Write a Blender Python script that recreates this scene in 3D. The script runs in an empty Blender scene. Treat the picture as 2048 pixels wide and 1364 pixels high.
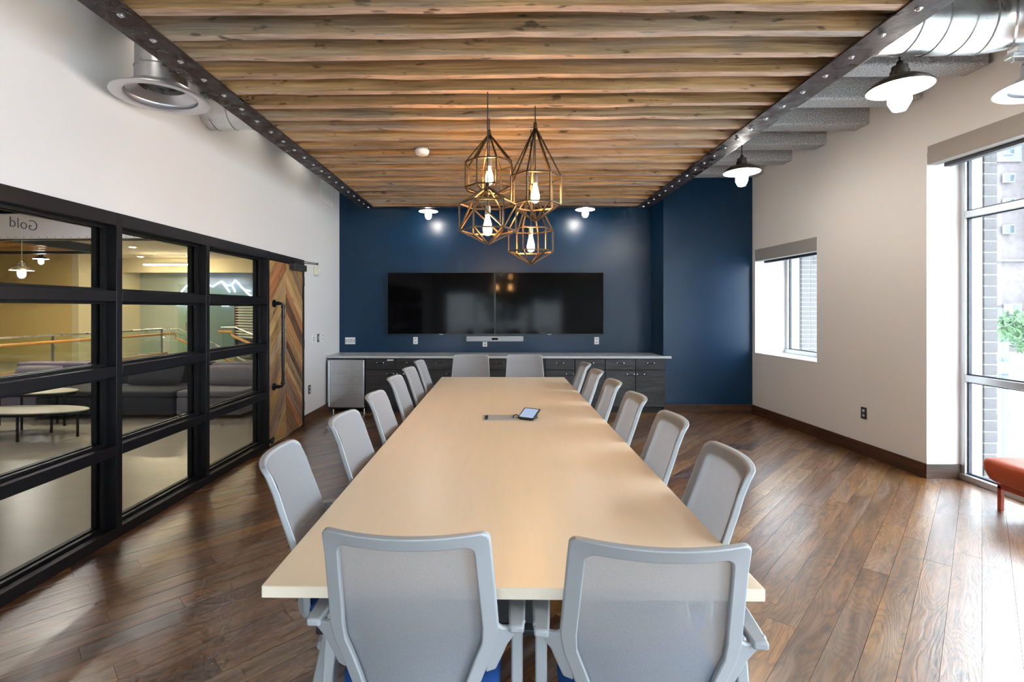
import bpy, bmesh, math, random
from mathutils import Vector, Matrix
random.seed(7)
SC = bpy.context.scene
COL = SC.collection
PI = math.pi

# ------------------------------------------------------------------ camera
F_PX, YAW, EYE = 985.0, 0.0136, 1.55
cam_d = bpy.data.cameras.new('camera'); cam = bpy.data.objects.new('camera', cam_d); COL.objects.link(cam)
cam.location = (0, 0, EYE); cam.rotation_euler = (PI / 2, 0, YAW)
cam_d.sensor_width = 36.0; cam_d.lens = 36.0 * F_PX / 2048.0
cam_d.shift_x = (1024 - (1000 - F_PX * YAW)) / 2048.0
cam_d.shift_y = (619 - 682) / 2048.0
cam_d.clip_start = 0.02; cam_d.clip_end = 400
SC.camera = cam

# ------------------------------------------------------------------ world (even bright overcast), exposure
world = bpy.data.worlds.new('overcast_sky'); SC.world = world; world.use_nodes = True
bg = world.node_tree.nodes['Background']
bg.inputs[0].default_value = (0.80, 0.90, 1.0, 1); bg.inputs[1].default_value = 5.6
SC.view_settings.view_transform = 'Standard'; SC.view_settings.look = 'None'
SC.view_settings.exposure = 1.3; SC.view_settings.gamma = 1.0; SC.view_settings.use_curve_mapping = False
try:
    c = SC.cycles
    c.use_denoising = True; c.max_bounces = 6; c.diffuse_bounces = 4; c.glossy_bounces = 3
    c.use_adaptive_sampling = True; c.adaptive_threshold = 0.07; c.adaptive_min_samples = 12
    c.transparent_max_bounces = 16; c.transmission_bounces = 6
    c.caustics_reflective = False; c.caustics_refractive = False
    c.sample_clamp_indirect = 6.0; c.sample_clamp_direct = 0.0
except Exception:
    pass

def portal(name, loc, rot, sx, sy):
    l = bpy.data.lights.new(name, 'AREA'); l.shape = 'RECTANGLE'; l.size = sx; l.size_y = sy
    o = bpy.data.objects.new(name, l); COL.objects.link(o); o.location = loc; o.rotation_euler = rot
    try:
        l.cycles.is_portal = True
    except Exception:
        pass
# sampling portals in the window openings (they emit nothing themselves)
portal('window_portal', (4.34, 2.40, 1.5), (0, PI / 2, 0), 2.9, 4.3)
portal('window_portal', (4.34, -1.55, 1.5), (0, PI / 2, 0), 2.9, 2.7)
portal('window_portal', (4.34, 6.69, 1.6), (0, PI / 2, 0), 1.4, 1.35)
portal('window_portal', (0.15, -3.14, 1.3), (PI / 2, 0, 0), 4.4, 2.0)

# ------------------------------------------------------------------ tags
def tag(o, label=None, cat=None, group=None, kind=None):
    if label: o['label'] = label
    if cat: o['category'] = cat
    if group: o['group'] = group
    if kind: o['kind'] = kind
    return o
def thing(name, label, cat, loc=(0, 0, 0), rotz=0.0, group=None, kind=None):
    o = bpy.data.objects.new(name, None); COL.objects.link(o)
    o.empty_display_size = 0.1; o.location = loc; o.rotation_euler = (0, 0, rotz)
    return tag(o, label, cat, group, kind)
def copy_tree(o, parent=None):
    c = o.copy(); COL.objects.link(c)
    if parent is not None:
        c.parent = parent
    for ch in list(o.children):
        copy_tree(ch, c)
    return c

# ------------------------------------------------------------------ mesh builder
class MB:
    def __init__(s): s.v = []; s.f = []; s.m = []; s.cur = 0
    def _add(s, vs, fs):
        b = len(s.v); s.v += [tuple(p) for p in vs]
        s.f += [tuple(i + b for i in f) for f in fs]; s.m += [s.cur] * len(fs)
    def hexa(s, p):  # 8 points: bottom 4 ccw, top 4 ccw
        s._add(p, [(3, 2, 1, 0), (4, 5, 6, 7), (0, 1, 5, 4), (1, 2, 6, 5), (2, 3, 7, 6), (3, 0, 4, 7)]); return s
    def box(s, x0, x1, y0, y1, z0, z1):
        if x0 > x1: x0, x1 = x1, x0
        if y0 > y1: y0, y1 = y1, y0
        if z0 > z1: z0, z1 = z1, z0
        return s.hexa([(x0, y0, z0), (x1, y0, z0), (x1, y1, z0), (x0, y1, z0),
                       (x0, y0, z1), (x1, y0, z1), (x1, y1, z1), (x0, y1, z1)])
    def bar(s, p, q, w, h, up=(0, 0, 1)):
        p = Vector(p); q = Vector(q); d = (q - p).normalized(); u = Vector(up)
        r = d.cross(u)
        if r.length < 1e-4: r = d.cross(Vector((1, 0, 0)))
        r.normalize(); u = r.cross(d).normalized()
        a = r * w / 2; b = u * h / 2
        return s.hexa([p - a - b, p + a - b, q + a - b, q - a - b, p - a + b, p + a + b, q + a + b, q - a + b])
    def tube(s, path, r, n=10, closed=False, cap=True):
        P = [Vector(p) for p in path]; k = len(P); rs = r if isinstance(r, (list, tuple)) else [r] * k
        b = len(s.v); prev = None
        for i in range(k):
            if closed: t = P[(i + 1) % k] - P[i - 1]
            else: t = (P[min(i + 1, k - 1)] - P[max(i - 1, 0)])
            t.normalize()
            if prev is None:
                u = t.cross(Vector((0, 0, 1)))
                if u.length < 1e-3: u = t.cross(Vector((1, 0, 0)))
            else:
                u = prev - t * prev.dot(t)
            u.normalize(); prev = u; w = t.cross(u)
            for j in range(n):
                a = 2 * PI * j / n
                s.v.append(tuple(P[i] + (u * math.cos(a) + w * math.sin(a)) * rs[i]))
        m = k if closed else k - 1
        for i in range(m):
            i2 = (i + 1) % k
            for j in range(n):
                j2 = (j + 1) % n
                s.f.append((b + i * n + j, b + i * n + j2, b + i2 * n + j2, b + i2 * n + j)); s.m.append(s.cur)
        if cap and not closed:
            s.f.append(tuple(b + j for j in range(n))[::-1]); s.m.append(s.cur)
            s.f.append(tuple(b + (k - 1) * n + j for j in range(n))); s.m.append(s.cur)
        return s
    def cyl(s, p, q, r, n=12, r2=None): return s.tube([p, q], [r, r if r2 is None else r2], n)
    def lathe(s, prof, c=(0, 0, 0), n=24, axis='z', close=False):
        b = len(s.v); k = len(prof)
        for (r, z) in prof:
            for j in range(n):
                a = 2 * PI * j / n
                x, y = r * math.cos(a), r * math.sin(a)
                if axis == 'z': p = (c[0] + x, c[1] + y, c[2] + z)
                elif axis == 'x': p = (c[0] + z, c[1] + x, c[2] + y)
                else: p = (c[0] + x, c[1] + z, c[2] + y)
                s.v.append(p)
        for i in range(k if close else k - 1):
            i2 = (i + 1) % k
            for j in range(n):
                j2 = (j + 1) % n
                s.f.append((b + i * n + j, b + i * n + j2, b + i2 * n + j2, b + i2 * n + j)); s.m.append(s.cur)
        return s
    def prism(s, poly, fn0, fn1):
        """poly: list of 2-d points; fn0/fn1 map them to the two faces"""
        n = len(poly); b = len(s.v)
        s.v += [tuple(fn0(p)) for p in poly] + [tuple(fn1(p)) for p in poly]
        s.f.append(tuple(b + i for i in range(n))[::-1]); s.f.append(tuple(b + n + i for i in range(n))); s.m += [s.cur] * 2
        for i in range(n):
            j = (i + 1) % n
            s.f.append((b + i, b + j, b + n + j, b + n + i)); s.m.append(s.cur)
        return s
    def grid(s, nu, nv, fn):
        b = len(s.v)
        for i in range(nu + 1):
            for j in range(nv + 1): s.v.append(tuple(fn(i / nu, j / nv)))
        for i in range(nu):
            for j in range(nv):
                q = b + i * (nv + 1) + j
                s.f.append((q, q + nv + 1, q + nv + 2, q + 1)); s.m.append(s.cur)
        return s
    def mesh(s, name, mats, smooth=0.6, fix=True):
        me = bpy.data.meshes.new(name); me.from_pydata(s.v, [], s.f)
        for m in (mats if isinstance(mats, (list, tuple)) else [mats]): me.materials.append(m)
        me.polygons.foreach_set('material_index', s.m)
        if fix:
            bm = bmesh.new(); bm.from_mesh(me); bmesh.ops.recalc_face_normals(bm, faces=bm.faces); bm.to_mesh(me); bm.free()
        if smooth:
            me.polygons.foreach_set('use_smooth', [True] * len(me.polygons))
            try: me.set_sharp_from_angle(angle=smooth)
            except Exception: pass
        me.update(); return me
    def build(s, name, mats, parent=None, bevel=0, seg=2, smooth=0.6, loc=None, world=False, fix=True):
        if world and parent is not None:
            L = parent.location; s.v = [(p[0] - L[0], p[1] - L[1], p[2] - L[2]) for p in s.v]
        if loc is not None:
            pass
        o = bpy.data.objects.new(name, s.mesh(name, mats, smooth, fix)); COL.objects.link(o)
        if parent is not None: o.parent = parent
        if loc is not None: o.location = loc
        if bevel:
            b = o.modifiers.new('bevel', 'BEVEL'); b.width = bevel; b.segments = seg; b.limit_method = 'ANGLE'; b.angle_limit = 0.6
            b.harden_normals = False
        return o
def place(me, name, parent=None, loc=(0, 0, 0), rot=(0, 0, 0)):
    o = bpy.data.objects.new(name, me); COL.objects.link(o); o.location = loc; o.rotation_euler = rot
    if parent is not None: o.parent = parent
    return o
def centre(mb):
    """origin of a mesh at the middle of its base: returns the offset and shifts the builder"""
    xs, ys, zs = zip(*mb.v)
    c = ((min(xs) + max(xs)) / 2, (min(ys) + max(ys)) / 2, min(zs))
    mb.v = [(p[0] - c[0], p[1] - c[1], p[2] - c[2]) for p in mb.v]
    return c
def solo(mb, name, mats, label, cat, bevel=0, seg=2, group=None, kind=None, smooth=0.6):
    c = centre(mb); o = mb.build(name, mats, None, bevel, seg, smooth, loc=c)
    return tag(o, label, cat, group, kind)

# ------------------------------------------------------------------ materials
def newmat(name):
    m = bpy.data.materials.new(name); m.use_nodes = True
    nt = m.node_tree; b = nt.nodes['Principled BSDF']; return m, nt, b
def N(nt, t, **kw):
    n = nt.nodes.new(t)
    for k, v in kw.items(): setattr(n, k, v)
    return n
def pbr(name, col, rough=0.5, metal=0.0, noise=0.0, nscale=8.0, bump=0.0, bscale=60.0, spec=0.5, coat=0.0, aniso=None, rvar=0.0):
    m, nt, b = newmat(name); L = nt.links
    b.inputs['Base Color'].default_value = (*col, 1); b.inputs['Roughness'].default_value = rough
    b.inputs['Metallic'].default_value = metal; b.inputs['Specular IOR Level'].default_value = spec
    b.inputs['Coat Weight'].default_value = coat
    tc = N(nt, 'ShaderNodeTexCoord')
    if noise or rvar:
        mp = N(nt, 'ShaderNodeMapping'); L.new(tc.outputs['Object'], mp.inputs[0])
        if aniso: mp.inputs['Scale'].default_value = aniso
        nz = N(nt, 'ShaderNodeTexNoise'); nz.inputs['Scale'].default_value = nscale; nz.inputs['Detail'].default_value = 5
        L.new(mp.outputs[0], nz.inputs['Vector'])
        if noise:
            r = N(nt, 'ShaderNodeMapRange'); r.inputs[1].default_value = .3; r.inputs[2].default_value = .7
            r.inputs[3].default_value = 1 - noise; r.inputs[4].default_value = 1 + noise
            L.new(nz.outputs['Fac'], r.inputs[0])
            mx = N(nt, 'ShaderNodeVectorMath', operation='SCALE'); mx.inputs[0].default_value = col
            L.new(r.outputs[0], mx.inputs['Scale']); L.new(mx.outputs[0], b.inputs['Base Color'])
        if rvar:
            r2 = N(nt, 'ShaderNodeMapRange'); r2.inputs[1].default_value = .35; r2.inputs[2].default_value = .65
            r2.inputs[3].default_value = rough - rvar; r2.inputs[4].default_value = rough + rvar
            L.new(nz.outputs['Fac'], r2.inputs[0]); L.new(r2.outputs[0], b.inputs['Roughness'])
    if bump:
        nb = N(nt, 'ShaderNodeTexNoise'); nb.inputs['Scale'].default_value = bscale; nb.inputs['Detail'].default_value = 4
        L.new(tc.outputs['Object'], nb.inputs['Vector'])
        bp = N(nt, 'ShaderNodeBump'); bp.inputs['Strength'].default_value = bump; bp.inputs['Distance'].default_value = .01
        L.new(nb.outputs['Fac'], bp.inputs['Height']); L.new(bp.outputs[0], b.inputs['Normal'])
    return m
def wood(name, cols, rough=0.5, grain=(1.2, 16, 16), dark=0.5, lite=1.2, bump=0.25, knots=0.0, rvar=0.08, coat=0.0, spread=1.0, streak=0.0, grey=None, spec=0.5, warp=0.6, fine=(.8, 1.15), coat_rough=.2, rings=0, coat_ior=1.5, drift=.55):
    m, nt, b = newmat(name); L = nt.links
    tc = N(nt, 'ShaderNodeTexCoord'); oi = N(nt, 'ShaderNodeObjectInfo'); ge = N(nt, 'ShaderNodeNewGeometry')
    ad = N(nt, 'ShaderNodeMath', operation='ADD'); L.new(oi.outputs['Random'], ad.inputs[0]); L.new(ge.outputs['Random Per Island'], ad.inputs[1])
    fr = N(nt, 'ShaderNodeMath', operation='FRACT'); L.new(ad.outputs[0], fr.inputs[0])
    off = N(nt, 'ShaderNodeMath', operation='MULTIPLY'); L.new(fr.outputs[0], off.inputs[0]); off.inputs[1].default_value = 57.0
    va = N(nt, 'ShaderNodeVectorMath', operation='ADD'); L.new(tc.outputs['Object'], va.inputs[0]); L.new(off.outputs[0], va.inputs[1])
    # large soft warp gives cathedral figure
    wz = N(nt, 'ShaderNodeTexNoise'); wz.inputs['Scale'].default_value = 1.6; wz.inputs['Detail'].default_value = 2
    L.new(va.outputs[0], wz.inputs['Vector'])
    ws = N(nt, 'ShaderNodeVectorMath', operation='SCALE'); L.new(wz.outputs['Color'], ws.inputs[0]); ws.inputs['Scale'].default_value = warp * 0.1
    wa = N(nt, 'ShaderNodeVectorMath', operation='ADD'); L.new(va.outputs[0], wa.inputs[0]); L.new(ws.outputs[0], wa.inputs[1])
    mp = N(nt, 'ShaderNodeMapping'); mp.inputs['Scale'].default_value = grain; L.new(wa.outputs[0], mp.inputs[0])
    n1 = N(nt, 'ShaderNodeTexNoise'); n1.inputs['Scale'].default_value = 1.0; n1.inputs['Detail'].default_value = 7; n1.inputs['Roughness'].default_value = .62
    L.new(mp.outputs[0], n1.inputs['Vector'])
    mp2 = N(nt, 'ShaderNodeMapping'); mp2.inputs['Scale'].default_value = tuple(g * 6 if g > 3 else g * 3 for g in grain); L.new(wa.outputs[0], mp2.inputs[0])
    n2 = N(nt, 'ShaderNodeTexNoise'); n2.inputs['Scale'].default_value = 1.0; n2.inputs['Detail'].default_value = 3
    L.new(mp2.outputs[0], n2.inputs['Vector'])
    # piece colour, drifting slowly along the piece
    dz = N(nt, 'ShaderNodeTexNoise'); dz.inputs['Scale'].default_value = 1.3; dz.inputs['Detail'].default_value = 3; L.new(va.outputs[0], dz.inputs['Vector'])
    dr = N(nt, 'ShaderNodeMath', operation='MULTIPLY_ADD'); L.new(dz.outputs['Fac'], dr.inputs[0]); dr.inputs[1].default_value = drift; dr.inputs[2].default_value = -drift / 2
    sp = N(nt, 'ShaderNodeMath', operation='MULTIPLY_ADD'); L.new(fr.outputs[0], sp.inputs[0]); sp.inputs[1].default_value = spread; L.new(dr.outputs[0], sp.inputs[2])
    cr = N(nt, 'ShaderNodeValToRGB'); el = cr.color_ramp.elements
    k = len(cols)
    el[0].position = 0; el[0].color = (*cols[0], 1); el[1].position = 1; el[1].color = (*cols[-1], 1)
    for i in range(1, k - 1):
        e = el.new(i / (k - 1)); e.color = (*cols[i], 1)
    L.new(sp.outputs[0], cr.inputs[0])
    mr = N(nt, 'ShaderNodeMapRange'); mr.inputs[1].default_value = .33; mr.inputs[2].default_value = .68; mr.inputs[3].default_value = dark; mr.inputs[4].default_value = lite
    L.new(n1.outputs['Fac'], mr.inputs[0])
    mr2 = N(nt, 'ShaderNodeMapRange'); mr2.inputs[1].default_value = .3; mr2.inputs[2].default_value = .7; mr2.inputs[3].default_value = fine[0]; mr2.inputs[4].default_value = fine[1]
    L.new(n2.outputs['Fac'], mr2.inputs[0])
    mm = N(nt, 'ShaderNodeMath', operation='MULTIPLY'); L.new(mr.outputs[0], mm.inputs[0]); L.new(mr2.outputs[0], mm.inputs[1])
    last = mm.outputs[0]
    if knots:
        kz = N(nt, 'ShaderNodeTexNoise'); kz.inputs['Scale'].default_value = 14.0; kz.inputs['Detail'].default_value = 2
        km = N(nt, 'ShaderNodeMapping'); km.inputs['Scale'].default_value = tuple(.55 if g < 3 else 1.6 for g in grain)
        L.new(va.outputs[0], km.inputs[0]); L.new(km.outputs[0], kz.inputs['Vector'])
        kr = N(nt, 'ShaderNodeMapRange'); kr.inputs[1].default_value = .64; kr.inputs[2].default_value = .72; kr.inputs[3].default_value = 1; kr.inputs[4].default_value = 1 - knots
        L.new(kz.outputs['Fac'], kr.inputs[0])
        m3 = N(nt, 'ShaderNodeMath', operation='MULTIPLY'); L.new(last, m3.inputs[0]); L.new(kr.outputs[0], m3.inputs[1]); last = m3.outputs[0]
    if rings:   # contour lines of a stretched noise read as cathedral oak figure
        rm = N(nt, 'ShaderNodeMapping'); rm.inputs['Scale'].default_value = (1.1, 5.5, 5.5); L.new(va.outputs[0], rm.inputs[0])
        rz = N(nt, 'ShaderNodeTexNoise'); rz.inputs['Scale'].default_value = 1.0; rz.inputs['Detail'].default_value = 1.5; L.new(rm.outputs[0], rz.inputs['Vector'])
        rk = N(nt, 'ShaderNodeMath', operation='MULTIPLY'); L.new(rz.outputs['Fac'], rk.inputs[0]); rk.inputs[1].default_value = 26.0
        rp = N(nt, 'ShaderNodeMath', operation='PINGPONG'); L.new(rk.outputs[0], rp.inputs[0]); rp.inputs[1].default_value = .5
        rr_ = N(nt, 'ShaderNodeMapRange'); rr_.inputs[1].default_value = .05; rr_.inputs[2].default_value = .28; rr_.inputs[3].default_value = 1 - rings; rr_.inputs[4].default_value = 1
        L.new(rp.outputs[0], rr_.inputs[0])
        m4 = N(nt, 'ShaderNodeMath', operation='MULTIPLY'); L.new(last, m4.inputs[0]); L.new(rr_.outputs[0], m4.inputs[1]); last = m4.outputs[0]
    vs = N(nt, 'ShaderNodeVectorMath', operation='SCALE'); L.new(cr.outputs[0], vs.inputs[0]); L.new(last, vs.inputs['Scale'])
    colour = vs.outputs[0]
    if grey:   # weathered grey film in patches along the piece
        gz = N(nt, 'ShaderNodeTexNoise'); gz.inputs['Scale'].default_value = 1.0; gz.inputs['Detail'].default_value = 6
        gm = N(nt, 'ShaderNodeMapping'); gm.inputs['Scale'].default_value = tuple(g * .5 for g in grain); L.new(wa.outputs[0], gm.inputs[0]); L.new(gm.outputs[0], gz.inputs['Vector'])
        gr = N(nt, 'ShaderNodeMapRange'); gr.inputs[1].default_value = .48; gr.inputs[2].default_value = .72; gr.inputs[3].default_value = 0; gr.inputs[4].default_value = grey[3]
        L.new(gz.outputs['Fac'], gr.inputs[0])
        gx = N(nt, 'ShaderNodeMixRGB'); L.new(gr.outputs[0], gx.inputs[0]); L.new(colour, gx.inputs[1]); gx.inputs[2].default_value = (*grey[:3], 1)
        colour = gx.outputs[0]
    L.new(colour, b.inputs['Base Color'])
    rr = N(nt, 'ShaderNodeMapRange'); rr.inputs[1].default_value = .3; rr.inputs[2].default_value = .7; rr.inputs[3].default_value = rough + rvar; rr.inputs[4].default_value = rough - rvar
    L.new(n1.outputs['Fac'], rr.inputs[0]); L.new(rr.outputs[0], b.inputs['Roughness'])
    b.inputs['Coat Weight'].default_value = coat; b.inputs['Coat Roughness'].default_value = coat_rough; b.inputs['Coat IOR'].default_value = coat_ior
    b.inputs['Specular IOR Level'].default_value = spec
    if bump:
        bp = N(nt, 'ShaderNodeBump'); bp.inputs['Strength'].default_value = bump; bp.inputs['Distance'].default_value = .004
        L.new(last, bp.inputs['Height']); L.new(bp.outputs[0], b.inputs['Normal'])
        if coat: L.new(bp.outputs[0], b.inputs['Coat Normal'])
    return m
def emit(name, col, s):
    m, nt, b = newmat(name); nt.nodes.remove(b)
    e = N(nt, 'ShaderNodeEmission'); e.inputs[0].default_value = (*col, 1); e.inputs[1].default_value = s
    nt.links.new(e.outputs[0], nt.nodes['Material Output'].inputs[0]); return m
def glass(name, tint=(1, 1, 1), ior=1.45, rough=0.0, refl=1.0):
    m, nt, b = newmat(name); nt.nodes.remove(b); L = nt.links
    t = N(nt, 'ShaderNodeBsdfTransparent'); t.inputs[0].default_value = (*tint, 1)
    g = N(nt, 'ShaderNodeBsdfGlossy'); g.inputs['Roughness'].default_value = rough; g.inputs[0].default_value = (refl, refl, refl, 1)
    fr = N(nt, 'ShaderNodeFresnel'); ge = N(nt, 'ShaderNodeNewGeometry')   # same reflectance from both faces of the thin pane
    mr = N(nt, 'ShaderNodeMapRange'); mr.inputs[3].default_value = ior; mr.inputs[4].default_value = 1 / ior
    L.new(ge.outputs['Backfacing'], mr.inputs[0]); L.new(mr.outputs[0], fr.inputs[0])
    mx = N(nt, 'ShaderNodeMixShader'); L.new(fr.outputs[0], mx.inputs[0]); L.new(t.outputs[0], mx.inputs[1]); L.new(g.outputs[0], mx.inputs[2])
    L.new(mx.outputs[0], nt.nodes['Material Output'].inputs[0]); return m

M = {}
M['white_wall'] = pbr('white_wall', (.69, .69, .70), .7, bump=.03, bscale=140)
M['warm_wall'] = pbr('warm_wall', (.73, .72, .70), .7, bump=.03, bscale=140)
M['blue_wall'] = pbr('blue_wall', (.0014, .025, .066), .30, noise=.05, nscale=2, bump=.02, bscale=180, spec=.38)
M['deck'] = pbr('ceiling_deck', (.36, .37, .38), .9, noise=.2, nscale=30)
M['felt'] = pbr('sprayed_acoustic', (.42, .44, .45), .95, noise=.45, nscale=70, bump=1.0, bscale=90)
M['floor'] = wood('floor_plank', [(.10, .030, .005), (.24, .085, .014), (.35, .145, .028), (.14, .050, .009), (.42, .20, .045)], .34, (1.8, 26, 26), .50, 1.25, .11, knots=.55, rvar=.06, spread=1.0, grey=(.27, .25, .24, .42), warp=1.4, spec=1.0, coat=1.0, coat_rough=.25, coat_ior=1.9, rings=.38)
M['subfloor'] = pbr('subfloor', (.02, .013, .009), .8)
M['base'] = wood('dark_baseboard', [(.060, .024, .010), (.11, .046, .017)], .5, (2, 20, 20), .4, 1.3, .3)
M['basey'] = wood('dark_baseboard_y', [(.060, .024, .010), (.11, .046, .017)], .5, (20, 2, 20), .4, 1.3, .3)
M['joist'] = wood('reclaimed_joist', [(.26, .15, .065), (.50, .29, .115), (.38, .215, .092), (.60, .38, .165), (.34, .27, .19), (.54, .30, .11)], .75, (1.0, 34, 34), .45, 1.3, .7, knots=.65, grey=(.34, .34, .33, .6), warp=.35)
M['joist_edge'] = wood('sawn_joist_edge', [(.52, .40, .32), (.60, .44, .34), (.48, .43, .39), (.57, .40, .30)], .8, (2.2, 14, 14), .55, 1.2, .5, knots=.75, grey=(.42, .41, .41, .5))
M['steel'] = pbr('mill_scale_steel', (.045, .032, .032), .46, .6, noise=.8, nscale=12, bump=.10, bscale=40, rvar=.20)
M['bolt'] = pbr('zinc_bolt', (.62, .64, .68), .3, 1.0)
M['black'] = pbr('black_frame', (.006, .006, .008), .42, 0, noise=.1, spec=.3)
M['blackm'] = pbr('black_pipe', (.018, .024, .032), .34, .7, noise=.3, nscale=30)
M['door_plank'] = wood('door_plank', [(.46, .26, .09), (.09, .045, .025), (.52, .32, .13), (.25, .21, .18), (.42, .16, .045), (.13, .085, .06), (.50, .29, .10), (.22, .14, .09), (.44, .20, .06)], .6, (1.6, 18, 18), .55, 1.2, .4, knots=.5, grey=(.24, .23, .23, .25), drift=.10)
M['maple'] = wood('maple_top', [(.85, .72, .535), (.875, .745, .56), (.86, .73, .545)], .36, (7, .8, 7), .97, 1.015, .0, rvar=.01, spread=.2, warp=1.0, spec=.5, fine=(.985, 1.01))
M['maple_edge'] = pbr('maple_edge', (.84, .76, .63), .4)
M['cpl'] = pbr('chair_plastic', (.36, .395, .43), .42)
M['navy'] = pbr('blue_seat_fabric', (.006, .060, .26), .9, bump=.3, bscale=500)
M['dkpl'] = pbr('dark_plastic', (.025, .027, .03), .5)
M['caster'] = pbr('caster_grey', (.32, .34, .36), .45)
M['cab'] = wood('charcoal_cabinet', [(.016, .017, .019), (.026, .027, .030), (.020, .021, .023)], .5, (2.5, 26, 26), .55, 1.35, .5, knots=.4)
M['cabv'] = pbr('cabinet_body', (.010, .010, .011), .6)
M['counter'] = pbr('grey_quartz', (.47, .50, .52), .32, noise=.05, nscale=40)
M['stainless'] = pbr('stainless', (.62, .64, .66), .33, 1.0, noise=.05, nscale=1, aniso=(1, 1, 80), rvar=.04)
M['chrome'] = pbr('chrome', (.8, .8, .82), .15, 1.0)
M['screen'] = pbr('tv_screen', (.002, .002, .0025), .08, spec=.09)
M['bezel'] = pbr('tv_bezel', (.006, .006, .007), .3)
M['soundbar'] = pbr('soundbar_grey', (.33, .36, .40), .5)
M['plate'] = pbr('white_plastic', (.80, .80, .80), .4)
M['plate_grey'] = pbr('grey_insert', (.42, .44, .46), .4)
M['beige'] = pbr('beige_plastic', (.66, .66, .52), .5)
M['galv'] = pbr('galvanised', (.60, .62, .62), .32, .95, noise=.14, nscale=7, rvar=.08)
M['galv_seam'] = pbr('galvanised_seam', (.42, .43, .44), .4, .95)
M['spun'] = pbr('spun_aluminium', (.60, .60, .62), .38, .9)
M['shade_out'] = pbr('bronze_shade', (.12, .105, .09), .38, .75)
M['shade_in'] = pbr('white_enamel', (.85, .85, .83), .4)
M['lamp'] = emit('lamp_glow', (1.0, .94, .86), 60.0)
M['lamp_far'] = emit('lamp_glow_far', (1.0, .94, .86), 60.0)
M['lamp_fill'] = emit('lamp_glow_fill', (1.0, .93, .80), 11.0)
M['filament'] = emit('filament_glow', (1.0, .50, .16), 110.0)
M['brass'] = pbr('antique_bronze', (.10, .070, .040), .36, .85, noise=.2, nscale=20)
M['socket'] = pbr('socket_grey', (.40, .38, .34), .4, .6)
M['cord'] = pbr('dark_cord', (.03, .028, .026), .6)
M['alu'] = pbr('aluminium_frame', (.62, .64, .66), .38, .7)
M['gasket'] = pbr('dark_gasket', (.03, .035, .05), .5)
M['reveal'] = pbr('window_reveal', (.84, .84, .84), .6)
M['valance'] = pbr('taupe_blind_cassette', (.33, .30, .27), .7)
M['valance2'] = pbr('grey_blind_cassette', (.30, .295, .285), .7)
M['glass'] = glass('window_glass', (.96, .98, .98))
M['pglass'] = glass('partition_glass', (.95, .97, .95))
M['guard'] = glass('guard_glass', (.90, .955, .92))
M['red'] = pbr('orange_leather', (.42, .075, .028), .42, bump=.08, bscale=200)
M['redm'] = pbr('orange_metal', (.36, .05, .022), .4)
M['concrete'] = pbr('polished_concrete', (.33, .30, .245), .28, noise=.07, nscale=3.0, aniso=(1, 1.8, 1))
M['sofa'] = pbr('lilac_grey_wool', (.20, .175, .25), .95, bump=.4, bscale=260)
M['sofa_dk'] = pbr('charcoal_wool', (.036, .036, .046), .95, bump=.4, bscale=260)
M['sofa_lt'] = pbr('light_grey_wool', (.21, .20, .235), .95, bump=.4, bscale=260)
M['pillow'] = pbr('pillow_grey', (.27, .25, .28), .95, bump=.4, bscale=260)
M['pillow_dk'] = pbr('pillow_charcoal', (.06, .06, .065), .95, bump=.4, bscale=260)
M['yellow'] = pbr('ochre_wall', (.62, .47, .20), .75)
M['cream'] = pbr('cream_wall', (.66, .58, .40), .75)
M['sage'] = pbr('sage_wall', (.40, .46, .40), .7)
M['slate'] = pbr('slate_blue_wall', (.25, .30, .33), .7)
M['lobby_ceiling'] = pbr('lobby_ceiling', (.66, .58, .44), .85)
M['soffit'] = pbr('white_soffit', (.84, .82, .86), .7)
M['timber'] = wood('honey_timber', [(.52, .27, .075), (.58, .31, .09)], .45, (1.2, 20, 20), .8, 1.1, 0)
M['maplefloor'] = wood('stair_timber', [(.42, .28, .14), (.50, .33, .17)], .5, (1.2, 20, 20), .8, 1.1, 0)
M['neon'] = emit('white_neon', (.74, .78, 1.0), 4.0)
M['down'] = emit('downlight', (1.0, .86, .60), 60.0)
M['linear'] = emit('linear_led', (1.0, .84, .55), 58.0)
M['linear_fill'] = emit('linear_fill_glow', (.96, .92, 1.0), 9.0)
M['ink'] = pbr('vinyl_ink', (.035, .035, .04), .6)
M['tablet_scr'] = emit('tablet_screen', (.42, .52, .72), .42)
M['power'] = pbr('satin_grey_metal', (.50, .52, .52), .45, .2)
M['table_pale'] = pbr('coffee_table_top', (.36, .34, .27), .4)
M['weave'] = None
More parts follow.
